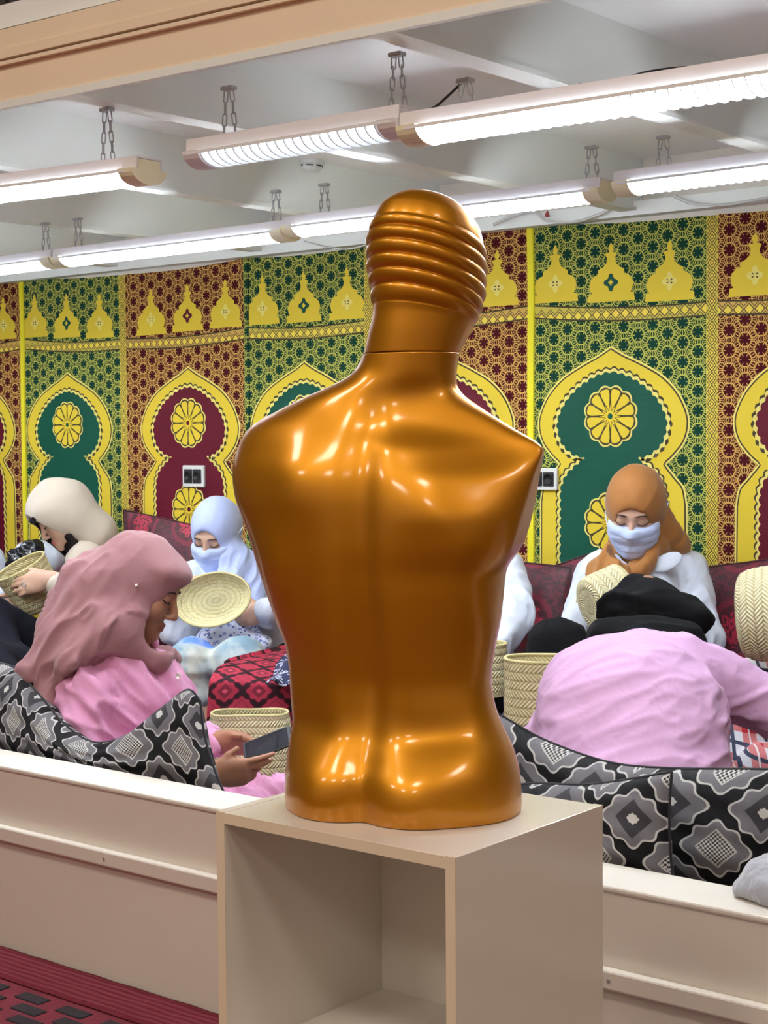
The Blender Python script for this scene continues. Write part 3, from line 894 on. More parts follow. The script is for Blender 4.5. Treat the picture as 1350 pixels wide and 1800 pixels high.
# ------------------------------------------------------------------ cushions and baskets
def grid_obj(name, G, U, mat, parent=None, wrap=False, smooth=True, flip=False, capends=False, mats=None, midx=None):
    """G: (nu, nv, 3) world points, U: (nu+wrap, nv, 2) texture coordinates in metres"""
    nu, nv = G.shape[:2]
    faces = []; uvs = []
    for i in range(nu if wrap else nu - 1):
        i2 = (i + 1) % nu
        for j in range(nv - 1):
            f = [(i, j), (i2, j), (i2, j + 1), (i, j + 1)]
            ui = [(i, j), (i + 1, j), (i + 1, j + 1), (i, j + 1)]
            if flip: f = f[::-1]; ui = ui[::-1]
            faces.append(tuple(a * nv + b for a, b in f))
            uvs.extend([U[a, b] for a, b in ui])
    V = G.reshape(-1, 3)
    if capends:
        for j, rev in ((0, True), (nv - 1, False)):
            lp = [i * nv + j for i in range(nu)]
            if rev != flip: lp = lp[::-1]
            faces.append(tuple(lp)); uvs.extend([U[k // nv, j] for k in lp])
    o = mesh_obj(name, V, faces, mat, parent, smooth, mats, midx)
    uv = o.data.uv_layers.new(name='map')
    uv.data.foreach_set('uv', np.asarray(uvs, dtype=np.float32).ravel())
    return o

def ogee_mat(name, period, cols, rough=0.75, rot=0.0, hatch=True):
    """cols: ground, outer petal, line, inner petal, dot"""
    m = Mat(name)
    u, v = m.uvm('map')
    nzw = m.noise(m.comb(u, v), 9, 2)
    u = u + (nzw - 0.5) * 0.012 + 10 * period; v = v + (nzw - 0.5) * 0.010 + 10 * period
    if rot:
        c_, s_ = math.cos(rot), math.sin(rot)
        u, v = u * c_ - v * s_, u * s_ + v * c_
    P, Q = period, period * 0.97
    def cell(ou, ov):
        a = ((u + ou) / P).fract() - 0.5; b = ((v + ov) / Q).fract() - 0.5
        return a * P, b * Q
    ax, ay = cell(0, 0); bx, by = cell(P / 2, Q / 2)
    def metric(x, y):
        th = y.atan2(x)
        r = (x * x * 0.80 + y * y * 1.12).sqrt()
        lob = (th * 4.0).cos() * 0.06 + (th * 8.0).cos() * 0.09 + 1.0
        return r / lob, x.abs() + y.abs()
    ra, da = metric(ax, ay); rb, db = metric(bx, by)
    k = ra.lt(rb)
    r = k * ra + (1.0 - k) * rb; d = k * da + (1.0 - k) * db
    R0 = P * 0.312
    q = r / R0
    dia = d / R0
    outer = q.lt(1.0); line = (q - 0.98).abs().lt(0.042)
    inner = dia.lt(0.72)
    dline = (dia - 0.72).abs().lt(0.035)
    dot = q.lt(0.20)
    # alternate motif: hatched lozenge
    hatchm = ((u * (2 * math.pi / 0.008)).sin() * (v * (2 * math.pi / 0.008)).sin()).gt(0.0)
    g = m.noise(m.comb(u, v), 14, 3)
    petal = m.mix(g, tuple(c * 0.75 for c in cols[1]), tuple(min(1, c * 1.35) for c in cols[1]))
    c = m.mix(outer, cols[0], petal)
    c = m.mix(line, c, cols[2])
    innA = m.mix(dot, cols[3], cols[4])
    innB = m.mix(hatchm, cols[3], cols[4]) if hatch else cols[1]
    c = m.mix(inner * k, c, innA)
    c = m.mix(inner * (1.0 - k), c, innB)
    c = m.mix(dline * (1.0 - k), c, cols[2])
    m.set(color=c, rough=rough, spec=0.2)
    th_ = ((u + v) * (2 * math.pi / 0.0035)).sin()
    m.bump(th_ * 0.3 + outer * 0.6 + m.noise(m.comb(u, v), 22, 2) * 1.2, 0.25, 0.004)
    return m.m
M['bw'] = ogee_mat('black_grey_ogee_brocade', 0.160, (s2l((18, 17, 20)), s2l((104, 102, 106)), s2l((186, 184, 182)), s2l((56, 54, 58)), s2l((196, 194, 190))))
M['redbro'] = ogee_mat('red_ogee_brocade', 0.105, (s2l((38, 12, 20)), s2l((152, 42, 62)), s2l((96, 20, 36)), s2l((110, 30, 46)), s2l((188, 72, 92))), hatch=False)
def damask():
    m = Mat('crimson_floral_damask'); u, v = m.uvm('map')
    w = m.comb(u, v)
    P = 0.24
    a = ((u + 5 * P) / P).fract() - 0.5; b = ((v + 5 * P) / (P * 1.1)).fract() - 0.5
    r = (a * a + b * b).sqrt(); th = b.atan2(a)
    fl = r.lt((th * 8.0).cos() * 0.03 + 0.19)
    ring = (r - 0.31).abs().lt(0.035)
    n = m.noise(w, 60, 4, 0.7)
    fine = n.gt(0.5)
    c = m.mix(fine, s2l((52, 8, 20)), s2l((84, 14, 34)))
    c = m.mix(ring, c, s2l((110, 20, 44)))
    c = m.mix(fl * m.noise(w, 95, 2).gt(0.46), c, s2l((172, 32, 62)))
    m.set(color=c, rough=0.6, sheen=0.05); m.bump(n, 0.2, 0.003)
    return m.m
M['damask'] = damask()
M['piping'] = cloth('black_piping', (40, 38, 42))

A3 = 0.0
def cushion(name, label, bot, top, thick, mat, cat='cushion', group=None, nu=48, nv=32, pw=2.6, uv0=(0, 0), wrinkle=0.004, rotz=0):
    B = crspline(bot, nu); T = crspline(top, nu)
    s = np.linspace(0, 1, nu)[:, None]; t = np.linspace(0, 1, nv)[None, :]
    # rounded corners in the plane
    mid = B[:, None, :] * (1 - t[..., None]) + T[:, None, :] * t[..., None]
    ctr = mid.mean((0, 1))
    du = np.gradient(mid, axis=0); dv = np.gradient(mid, axis=1)
    nrm = np.cross(du, dv); nrm = nrm.mean((0, 1)); nrm /= np.linalg.norm(nrm)
    if nrm @ (CAM - ctr) < 0: nrm = -nrm
    es = np.clip(1 - np.abs(2 * s - 1) ** pw, 0, 1) ** 0.5; et = np.clip(1 - np.abs(2 * t - 1) ** pw, 0, 1) ** 0.5
    prof = es * et
    L = np.linalg.norm(np.diff(B, axis=0), axis=1).sum(); Hh = np.linalg.norm(T - B, axis=1).mean()
    U = np.zeros((nu, nv, 2)); U[..., 0] = np.concatenate([[0], np.cumsum(np.linalg.norm(np.diff((B + T) / 2 * A3 + B * (1 - A3), axis=0), axis=1))])[:, None] + uv0[0]; U[..., 1] = t * np.linalg.norm(T - B, axis=1)[:, None] + uv0[1]
    wr = wrinkle * (np.sin(s * 23 + t * 9) * np.sin(t * 17 - s * 5)) * prof
    # pinch corners outwards a little (pillow ears), waist the sides
    pin = 0.03 * (np.abs(2 * s - 1) ** 6 * (1 - np.abs(2 * t - 1) ** 2))
    c2 = mid + (ctr - mid) * pin[..., None] * 1.5
    Gf = c2 + nrm * (prof * thick + wr)[..., None]
    Gb = c2 - nrm * (prof * thick + wr)[..., None]
    root = thing(name, (ctr[0], ctr[1], min(B[:, 2].min(), T[:, 2].min())), label, cat, group)
    # one closed surface: front sheet and back sheet stitched
    V = np.concatenate([Gf.reshape(-1, 3), Gb.reshape(-1, 3)]); F_ = []; uv = []
    n0 = nu * nv
    orient = np.cross(du[nu // 2, nv // 2], dv[nu // 2, nv // 2]) @ nrm > 0
    for i in range(nu - 1):
        for j in range(nv - 1):
            q = [(i, j), (i + 1, j), (i + 1, j + 1), (i, j + 1)]
            if not orient: q = q[::-1]
            F_.append(tuple(a * nv + b for a, b in q)); uv += [U[a, b] for a, b in q]
            q = q[::-1]
            F_.append(tuple(n0 + a * nv + b for a, b in q)); uv += [U[a, b] for a, b in q]
    o = mesh_obj('cover', V, F_, mat, root, True)
    l = o.data.uv_layers.new(name='map'); l.data.foreach_set('uv', np.asarray(uv, dtype=np.float32).ravel())
    # seam piping round the edge
    loop = [c2[i, 0] for i in range(nu)] + [c2[nu - 1, j] for j in range(1, nv)] + [c2[i, nv - 1] for i in range(nu - 2, -1, -1)] + [c2[0, j] for j in range(nv - 2, 0, -1)]
    MB().tube(loop, 0.0035, 5, closed=True).build('seam', M['piping'] if mat is M['bw'] else mat, o, True)
    return root
yc = 2.575
def zline(pxs, z, Y): return [(atY(p, 1300, Y)[0], Y, z) for p in pxs]
cushion('cushion', 'black and grey ogee cushion dented under the woman with the mauve scarf',
        [tuple(p) for p in zline([-150, 60, 200, 300, 400], 0.415, yc)],
        [tuple(atY(*p, yc + 0.03)) for p in ((-150, 1190), (0, 1166), (60, 1212), (112, 1272), (165, 1305), (225, 1292), (288, 1243), (330, 1213), (352, 1232))],
        0.052, M['bw'], nu=90, nv=40)
cushion('cushion', 'nearer black and grey ogee cushion beside the shelf on the parapet',
        zline([850, 960, 1080, 1188], 0.40, 2.575),
        [tuple(atY(*p, 2.60)) for p in ((850, 1392), (930, 1378), (1025, 1380), (1103, 1371), (1181, 1357))],
        0.055, M['bw'], nu=60, nv=36, uv0=(0.03, 0.05))
cushion('cushion', 'long black and grey ogee cushion behind the pink back, reaching the right edge',
        zline([840, 1000, 1200, 1480], 0.38, 2.72),
        [tuple(atY(*p, 2.745)) for p in ((820, 1225), (888, 1262), (960, 1302), (1070, 1340), (1180, 1351), (1350, 1353), (1490, 1362))],
        0.060, M['bw'], nu=100, nv=40, uv0=(0.06, 0.02))

# seats
def pad(name, label, lo, hi, mat, cat):
    r = thing(name, ((lo[0] + hi[0]) / 2, (lo[1] + hi[1]) / 2, lo[2]), label, cat)
    bh = (hi[2] - lo[2]) * .5
    m1 = MB().box2(lo, (hi[0], hi[1], lo[2] + bh), bev=0.004).build('base', M['paint'], r)
    n = 40
    xs = np.linspace(lo[0], hi[0], n)
    prof = [(lo[1], lo[2] + bh), (lo[1] - .01, lo[2] + bh * 1.4), (lo[1], hi[2] - .012), (lo[1] + .03, hi[2]), (hi[1] - .03, hi[2]), (hi[1], hi[2] - .012), (hi[1], lo[2] + bh)]
    G = np.array([[(x, y, z) for y, z in prof] for x in xs])
    ln = np.concatenate([[0], np.cumsum([math.dist(prof[i], prof[i + 1]) for i in range(len(prof) - 1)])])
    U = np.zeros((n, len(prof), 2)); U[..., 0] = xs[:, None]; U[..., 1] = ln[None]
    grid_obj('mattress', G, U, mat, r, flip=True)
    return r
pad('banquette', 'low crimson damask banquette along the back wall', (-7.5, 3.90, 0.0), (0.5, 4.52, 0.13), M['damask'], 'seat')
pad('banquette', 'low dark brocade banquette behind the parapet', (-6.5, 2.52, 0.0), (0.5, 3.05, 0.075), M['bw'], 'seat')

def wallcush(label, px, thick=0.07, Y=4.40):
    """px: bottom-left, bottom-right, top-left, top-right"""
    bl, br, tl, tr = px
    f = lambda p, yy: tuple(atY(p[0], p[1], yy))
    lerp = lambda a, b, t: tuple(np.array(a) * (1 - t) + np.array(b) * t)
    B = [(f(lerp(bl, br, t), Y - 0.06)[0], Y - 0.06, 0.135) for t in (0, .33, .66, 1)]
    T = [f(lerp(tl, tr, t), Y + 0.045) for t in (0, .33, .66, 1)]
    return cushion('back_cushion', label, B, T, thick, M['damask'], 'cushion', 'crimson back cushions', nu=36, nv=28)
wallcush('crimson floral cushion left of the lavender headscarf', ((226, 1060), (345, 1080), (217, 896), (345, 924)), 0.045, 4.45)
wallcush('crimson floral cushion right of the mannequin waist', ((893, 1175), (1004, 1190), (884, 985), (1003, 998)), 0.055, 4.30)
wallcush('crimson floral cushion behind the white coat of the brown-scarfed woman', ((965, 1160), (1150, 1180), (960, 1000), (1150, 935)), 0.035, 4.46)
wallcush('crimson floral cushion at the right edge', ((1240, 1190), (1400, 1215), (1236, 998), (1400, 978)), 0.05, 4.45)
wallcush('crimson floral cushion behind the beige hood', ((150, 1080), (215, 1080), (120, 960), (214, 955)), 0.05, 4.44)

# red ogee pouf
def pf(px, py, z): return tuple(atZ(px, py, z))
root = thing('floor_pouf', atZ(440, 1240, 0.2), 'red and black ogee pouf in front of the lavender-scarfed woman', 'pouf')
a, b, c, d = [np.array(pf(*p)) for p in ((366, 1200, .49), (520, 1204, .48), (545, 1128, .53), (395, 1164, .53))]
low = [np.array((p[0], p[1], 0.14)) for p in (a, b, c, d)]
n = 26; G = []; U = []
for i in range(n):
    s = i / (n - 1)
    row = []; ur = []
    f0 = low[0] * (1 - s) + low[1] * s; f1 = a * (1 - s) + b * s; f2 = d * (1 - s) + c * s; f3 = low[3] * (1 - s) + low[2] * s
    poly = [f0, f0 * .5 + f1 * .5 + np.array([0, -.015, 0]), f1 + np.array([0, 0, -.02]), f1 * .93 + f2 * .07 + np.array([0, 0, .008]), f1 * .5 + f2 * .5 + np.array([0, 0, .02]), f2 * .93 + f1 * .07, f2 + np.array([0, 0, -.02]), f3]
    P = crspline(poly, 24); L = np.concatenate([[0], np.cumsum(np.linalg.norm(np.diff(P, axis=0), axis=1))])
    e = math.sqrt(max(0, 1 - abs(2 * s - 1) ** 8)) * 0.06 + 0.94
    cen = P.mean(0); P = cen + (P - cen) * e
    G.append(P); U.append(np.column_stack([np.full(24, s * np.linalg.norm(b - a)), L]))
grid_obj('cover', np.array(G), np.array(U), M['redbro'], root, flip=False)
sb = [np.array(q) for q in G]
MB().add([G[0][k] for k in range(24)], [tuple(range(24))]).add([G[-1][k] for k in range(24)], [tuple(range(24))[::-1]]).build('side', M['redbro'], root)

# ---- straw baskets
def straw_mat(name, rgb, dark, row=0.016, herring=True):
    m = Mat(name); u, v = m.uvm('map')
    rw = (v / row); fr = rw.fract(); odd = (rw.floor() * 0.5).fract().gt(0.25) * 2.0 - 1.0
    diag = ((u + odd * (fr * row) * 0.9) * (2 * math.pi / 0.0105)).sin()
    seam = (fr - 0.5).abs() * 2.0
    h = (1.0 - seam.pow(4.0)) + diag * 0.45
    nz = m.noise(m.comb(u, v), 60, 3)
    f = (h * 0.42 + nz * 0.55).sstep(0.1, 0.95)
    m.set(color=m.mix(f, s2l(dark), s2l(rgb)), rough=0.75)
    m.bump(h, 0.7, 0.004); return m.m
M['straw'] = straw_mat('pale_palm_straw', (238, 230, 186), (196, 180, 124))
M['straw2'] = straw_mat('cream_palm_straw', (240, 234, 196), (202, 188, 134), 0.020)
M['straw3'] = straw_mat('dry_palm_straw', (230, 220, 176), (178, 162, 108), 0.022)

def basket(label, base, axis, xdir, prof, ell, mat, thick=0.006, wob=0.0, group='palm straw baskets', name='straw_basket', dent=None):
    """prof: (distance along axis, radius scale); ell: (rx, ry) radii; closed at the base, open at the far end"""
    base = np.array(base, float); ax = np.array(axis, float); ax /= np.linalg.norm(ax)
    xd = np.array(xdir, float); xd -= ax * (xd @ ax); xd /= np.linalg.norm(xd); yd = np.cross(ax, xd)
    root = thing(name, base, label, 'basket', group)
    nu = 72
    P = crspline([(p[0], p[1], 0) for p in prof], 44)[:, :2]
    th = np.linspace(0, 2 * math.pi, nu + 1)
    lo_ = np.concatenate([[0], np.cumsum(np.linalg.norm(np.diff(P * np.array([1, (ell[0] + ell[1]) / 2]), axis=0), axis=1))])
    def surf(off):
        G = np.zeros((nu, len(P), 3)); U = np.zeros((nu + 1, len(P), 2))
        for i in range(nu + 1):
            c_, s_ = math.cos(th[i]), math.sin(th[i])
            for j, (h, r) in enumerate(P):
                ridge = 0.0016 * abs(math.sin(math.pi * lo_[j] / 0.018))
                rx = max(ell[0] * r - off + (ridge if off == 0 else 0), 0.0005); ry = max(ell[1] * r - off + (ridge if off == 0 else 0), 0.0005)
                wb = 1 + wob * math.sin(2 * th[i] + 1.0) * (h / P[-1, 0] if P[-1, 0] else 0)
                hh = max(h, off) + 0.012 * wob * 4 * math.sin(3 * th[i]) * (j / len(P))
                p = base + ax * hh + xd * (rx * c_ * wb) + yd * (ry * s_ * wb)
                if i < nu: G[i, j] = p
                U[i, j] = (th[i] * (ell[0] + ell[1]) / 2, lo_[j])
        return G, U
    Go, Uo = surf(0.0); Gi, Ui = surf(thick)
    grid_obj('wall', Go, Uo, mat, root, wrap=True, flip=False)
    grid_obj('lining', Gi, Ui, mat, root, wrap=True, flip=True)
    rim = [(Go[i, -1] + Gi[i, -1]) / 2 for i in range(nu)]
    MB().tube(rim, thick * 0.75, 6, closed=True).build('rim', M['straw2'], root, True)
    return root

# ------------------------------------------------------------------ people: smooth solid modelling on a grid
def vnoise(P, seed=0):
    """value noise in [0,1] for (n,3) points"""
    i = np.floor(P).astype(np.int64); f = P - i; f = f * f * (3 - 2 * f)
    def h(ix, iy, iz):
        n = (ix * 374761393 + iy * 668265263 + iz * 2147483647 + seed * 144665) & 0x7fffffff
        n = ((n ^ (n >> 13)) * 1274126177) & 0x7fffffff
        return ((n ^ (n >> 16)) & 0xffff) / 65535.0
    r = 0.0
    for dx in (0, 1):
        for dy in (0, 1):
            for dz in (0, 1):
                w = (f[:, 0] if dx else 1 - f[:, 0]) * (f[:, 1] if dy else 1 - f[:, 1]) * (f[:, 2] if dz else 1 - f[:, 2])
                r = r + w * h(i[:, 0] + dx, i[:, 1] + dy, i[:, 2] + dz)
    return r

def cap(a, b, ra, rb=None): return ('c', np.array(a, float), np.array(b, float), float(ra), float(ra if rb is None else rb))
def ell(c, r, R=None): return ('e', np.array(c, float), np.array(r, float), np.eye(3) if R is None else np.asarray(R, float))
def sph(c, r): return cap(c, c, r)
def half(c, n): return ('h', np.array(c, float), np.array(n, float) / np.linalg.norm(n))
def chainc(pts, rads):
    return [cap(pts[i], pts[i + 1], rads[i], rads[i + 1]) for i in range(len(pts) - 1)]
def grow(prims, d):
    out = []
    for p in prims:
        if p[0] == 'c': out.append(('c', p[1], p[2], p[3] + d, p[4] + d))
        elif p[0] == 'e': out.append(('e', p[1], p[2] + d, p[3]))
    return out
def bbox(p):
    if p[0] == 'c':
        r = max(p[3], p[4]); return np.minimum(p[1], p[2]) - r, np.maximum(p[1], p[2]) + r
    r = np.sqrt(((p[3] * p[2][None, :]) ** 2).sum(1)); return p[1] - r, p[1] + r

class Vol:
    def __init__(s, prims, h, pad=0.03):
        lo = np.min([bbox(p)[0] for p in prims], 0) - pad; hi = np.max([bbox(p)[1] for p in prims], 0) + pad
        s.h = h; s.lo = lo; n = np.ceil((hi - lo) / h).astype(int) + 1
        s.ax = [(lo[i] + h * np.arange(n[i])).astype(np.float32) for i in range(3)]
        s.F = np.full(tuple(n), 0.08, np.float32)
    def ev(s, p, m):
        if p[0] == 'h':
            sl = tuple(slice(0, len(a)) for a in s.ax)
        else:
            a, b = bbox(p); a = a - m; b = b + m
            ix = [(max(0, int((a[i] - s.lo[i]) / s.h)), min(len(s.ax[i]), int((b[i] - s.lo[i]) / s.h) + 2)) for i in range(3)]
            if any(q[1] <= q[0] for q in ix): return None, None
            sl = tuple(slice(*q) for q in ix)
        x = s.ax[0][sl[0]][:, None, None]; y = s.ax[1][sl[1]][None, :, None]; z = s.ax[2][sl[2]][None, None, :]
        if p[0] == 'h':
            return sl, ((x - p[1][0]) * p[2][0] + (y - p[1][1]) * p[2][1] + (z - p[1][2]) * p[2][2]).astype(np.float32)
        if p[0] == 'c':
            ab = p[2] - p[1]; L2 = float(ab @ ab)
            dx, dy, dz = x - p[1][0], y - p[1][1], z - p[1][2]
            if L2 < 1e-12:
                return sl, np.sqrt(dx * dx + dy * dy + dz * dz) - p[3]
            t = np.clip((dx * ab[0] + dy * ab[1] + dz * ab[2]) / L2, 0, 1)
            ex_, ey_, ez_ = dx - t * ab[0], dy - t * ab[1], dz - t * ab[2]
            return sl, np.sqrt(ex_ * ex_ + ey_ * ey_ + ez_ * ez_) - (p[3] + (p[4] - p[3]) * t)
        R = p[3]; r = p[2]
        dx, dy, dz = x - p[1][0], y - p[1][1], z - p[1][2]
        q = [(dx * R[0, i] + dy * R[1, i] + dz * R[2, i]) for i in range(3)]
        k0 = np.sqrt(sum((q[i] / r[i]) ** 2 for i in range(3))); k1 = np.sqrt(sum((q[i] / (r[i] ** 2)) ** 2 for i in range(3))) + 1e-9
        return sl, k0 * (k0 - 1) / k1
    def add(s, prims, k=0.02):
        for p in (prims if isinstance(prims, list) else [prims]):
            sl, d = s.ev(p, max(k, 0.03) + 0.01)
            if sl is None: continue
            f = s.F[sl]
            if k > 0:
                hh = np.maximum(k - np.abs(f - d), 0) / k
                s.F[sl] = np.minimum(f, d) - hh * hh * k * 0.25
            else: s.F[sl] = np.minimum(f, d)
        return s
    def sub(s, prims, k=0.01):
        for p in (prims if isinstance(prims, list) else [prims]):
            sl, d = s.ev(p, max(k, 0.03) + 0.01)
            if sl is None: continue
            f = s.F[sl]; d = -d
            hh = np.maximum(k - np.abs(f - d), 0) / max(k, 1e-6)
            s.F[sl] = np.maximum(f, d) + hh * hh * k * 0.25
        return s
    def mesh(s, smooth=2):
        F = s.F; h = s.h
        nx, ny, nz = F.shape
        ins = F < 0
        c = np.zeros((nx - 1, ny - 1, nz - 1), np.int8)
        for dx in (0, 1):
            for dy in (0, 1):
                for dz in (0, 1):
                    c += ins[dx:nx - 1 + dx, dy:ny - 1 + dy, dz:nz - 1 + dz]
        act = (c > 0) & (c < 8)
        I = np.argwhere(act)
        idx = np.full(act.shape, -1, np.int64); idx[act] = np.arange(len(I))
        acc = np.zeros((len(I), 3)); cnt = np.zeros(len(I))
        cor = [(0, 0, 0), (1, 0, 0), (0, 1, 0), (1, 1, 0), (0, 0, 1), (1, 0, 1), (0, 1, 1), (1, 1, 1)]
        val = {q: F[I[:, 0] + q[0], I[:, 1] + q[1], I[:, 2] + q[2]] for q in cor}
        for a in cor:
            for b in cor:
                if sum(abs(a[i] - b[i]) for i in range(3)) != 1 or a > b: continue
                va, vb = val[a], val[b]; m = (va < 0) != (vb < 0)
                t = np.where(m, va / np.where(m, va - vb, 1), 0)
                for i in range(3):
                    acc[:, i] += np.where(m, a[i] + t * (b[i] - a[i]), 0)
                cnt += m
        V = (I + acc / cnt[:, None]) * h + s.lo
        Q = []
        for axn in range(3):
            o = [i for i in range(3) if i != axn]
            A = np.moveaxis(ins, axn, 0)
            e = A[:-1] != A[1:]
            e[:, 0, :] = False; e[:, :, 0] = False; e[:, -1, :] = False; e[:, :, -1] = False
            E = np.argwhere(e)
            up = A[:-1][e]
            def cell(du, dv):
                q = np.zeros((len(E), 3), int); q[:, axn] = E[:, 0]; q[:, o[0]] = E[:, 1] - du; q[:, o[1]] = E[:, 2] - dv
                return idx[q[:, 0], q[:, 1], q[:, 2]]
            quad = np.column_stack([cell(1, 1), cell(0, 1), cell(0, 0), cell(1, 0)])
            if axn == 1: quad = quad[:, ::-1]
            Q.append(np.where(up[:, None], quad, quad[:, ::-1]))
        Q = np.concatenate(Q)
        Q = Q[(Q >= 0).all(1)]
        for _ in range(smooth):
            a2 = np.zeros_like(V); n2 = np.zeros(len(V))
            for k in range(4):
                np.add.at(a2, Q[:, k], V[Q[:, (k + 1) % 4]] + V[Q[:, (k + 3) % 4]]); np.add.at(n2, Q[:, k], 2)
            V = 0.5 * V + 0.5 * a2 / np.maximum(n2, 1)[:, None]
        return V, Q

def normals(V, Q):
    n = np.cross(V[Q[:, 2]] - V[Q[:, 0]], V[Q[:, 3]] - V[Q[:, 1]])
    N = np.zeros_like(V)
    for k in range(4): np.add.at(N, Q[:, k], n)
    return N / (np.linalg.norm(N, axis=1)[:, None] + 1e-12)

def folds(V, Q, amp, freq, seed=0, mask=None, frame=None, sharp=1.6):
    """drapery: ridged noise, squeezed along 'frame' axes (rows = directions scaled by freq)"""
    N = normals(V, Q)
    A = np.asarray(frame if frame is not None else np.eye(3)) * 1.0
    P = V @ A.T * freq
    P = P + 0.35 * np.column_stack([vnoise(V * 9 + 3, seed + 5), vnoise(V * 9 + 7, seed + 6), vnoise(V * 9 + 11, seed + 7)])
    r = 1 - np.abs(2 * vnoise(P, seed) - 1)
    r2 = 1 - np.abs(2 * vnoise(P * 2.1 + 9, seed + 1) - 1)
    d = (r ** sharp - 0.45) + 0.4 * (r2 ** sharp - 0.45)
    if mask is not None: d = d * mask(V)
    return V + N * (amp * d)[:, None]

def vmesh(name, V, Q, mat, parent, colors=None):
    off = np.zeros(3); p = parent
    while p is not None: off = off + np.array(p.location); p = p.parent
    me = bpy.data.meshes.new(name)
    me.vertices.add(len(V)); me.vertices.foreach_set('co', (V - off).astype(np.float32).ravel())
    me.loops.add(len(Q) * 4); me.loops.foreach_set('vertex_index', Q.astype(np.int32).ravel())
    me.polygons.add(len(Q)); me.polygons.foreach_set('loop_start', (np.arange(len(Q)) * 4).astype(np.int32))
    try: me.polygons.foreach_set('loop_total', np.full(len(Q), 4, np.int32))
    except Exception: pass
    me.update(calc_edges=True)
    me.polygons.foreach_set('use_smooth', np.ones(len(Q), dtype=bool))
    me.materials.append(mat)
    if colors is not None:
        ca = me.color_attributes.new('Col', 'FLOAT_COLOR', 'POINT')
        ca.data.foreach_set('color', np.column_stack([colors, np.ones(len(V))]).astype(np.float32).ravel())
    me.validate()
    o = bpy.data.objects.new(name, me); o.parent = parent
    return link(o)

def skin_mat(name):
    m = Mat(name); _, v = m.coord()
    m.set(color=m.attr('Col'), rough=0.5, sss=0.08, sheen=0.05)
    m.bump(m.noise(v, 220, 2), 0.05, 0.002); return m.m
M['skin'] = skin_mat('skin')
M['brow'] = plain('dark_brow_hair', (46, 32, 28), 0.7)
M['lash'] = plain('dark_lashes', (26, 18, 18), 0.6)

class Head:
    """origin between the eyes' level and the middle of the skull; f forward, u up, r to the person's right"""
    def __init__(s, o, f, u, sc=1.0):
        s.o = np.array(o, float); f = np.array(f, float); f /= np.linalg.norm(f)
        u = np.array(u, float); u -= f * (u @ f); u /= np.linalg.norm(u)
        s.f, s.u, s.r = f, u, np.cross(f, u); s.sc = sc
        s.R = np.column_stack([s.r, s.f, s.u])
    def p(s, x, y, z): return s.o + s.sc * (s.r * x + s.f * y + s.u * z)
    def loc(s, V): return (V - s.o) @ s.R / s.sc
    def e(s, c, r): return ell(s.p(*c), np.array(r) * s.sc, s.R)
    def c(s, a, b, ra, rb=None): return cap(s.p(*a), s.p(*b), ra * s.sc, (ra if rb is None else rb) * s.sc)
    def solid(s):
        return ([s.e((0, -.012, .035), (.073, .093, .083)), s.e((0, .028, -.030), (.061, .060, .082)), s.e((0, .042, -.082), (.044, .044, .034)),
                 s.e((0, .078, -.106), (.019, .016, .016)), s.c((-.03, .080, .020), (.03, .080, .020), .012),
                 s.e((.036, .062, -.032), (.024, .026, .030)), s.e((-.036, .062, -.032), (.024, .026, .030))], .02)
    def detail(s, v):
        a, k = s.solid(); v.add(a, .022)
        v.sub([s.e((.031, .104, .000), (.017, .018, .012)), s.e((-.031, .104, .000), (.017, .018, .012))], .012)
        v.add([s.e((.031, .078, -.002), (.0150, .0135, .0120)), s.e((-.031, .078, -.002), (.0150, .0135, .0120))], .004)
        v.add([s.c((0, .088, .008), (0, .110, -.034), .0075, .0105)], .012)
        v.add([s.e((0, .110, -.040), (.0115, .0105, .0095)), s.e((.012, .099, -.044), (.0085, .009, .007)), s.e((-.012, .099, -.044), (.0085, .009, .007))], .006)
        v.add([s.e((0, .090, -.0695), (.020, .010, .0055)), s.e((0, .089, -.0815), (.017, .010, .0065))], .005)
        v.add([s.c((0, -.03, -.07), (0, -.045, -.19), .052, .056)], .03)
    def prims(s):
        return s.solid()[0] + [s.c((0, .088, .008), (0, .114, -.034), .0075, .0105), s.c((0, -.03, -.07), (0, -.045, -.19), .052, .056)]
    def colors(s, V, base, lip):
        L = s.loc(V); col = np.tile(np.array(base), (len(V), 1))
        w = np.exp(-((L[:, 0] / .021) ** 4 + ((L[:, 1] - .098) / .014) ** 4 + ((L[:, 2] + .0755) / .0115) ** 4))
        col = col * (1 - w[:, None]) + np.array(lip) * w[:, None]
        n = vnoise(V * 40, 3); col = col * (0.94 + 0.12 * n[:, None])
        return col
    def brows(s, parent, lids=True, low=0.0):
        for sg in (1, -1):
            pts = [s.p(sg * .013, .0935, .0190), s.p(sg * .026, .0935, .0225), s.p(sg * .040, .086, .0205), s.p(sg * .052, .074, .0115)]
            MB().tube(crspline(pts, 14), np.interp(np.linspace(0, 1, 14), [0, .3, 1], [.0020, .0028, .0010]) * s.sc, 6).build('eyebrow', M['brow'], parent, True)
            pts = [s.p(sg * .0165, .0885, -.0065), s.p(sg * .025, .0925, -.0085), s.p(sg * .036, .0915, -.0085), s.p(sg * .046, .084, -.0045), s.p(sg * .050, .080, -.0015)]
            MB().tube(crspline(pts, 14), .0017 * s.sc, 6).build('eyelashes', M['lash'], parent, True)

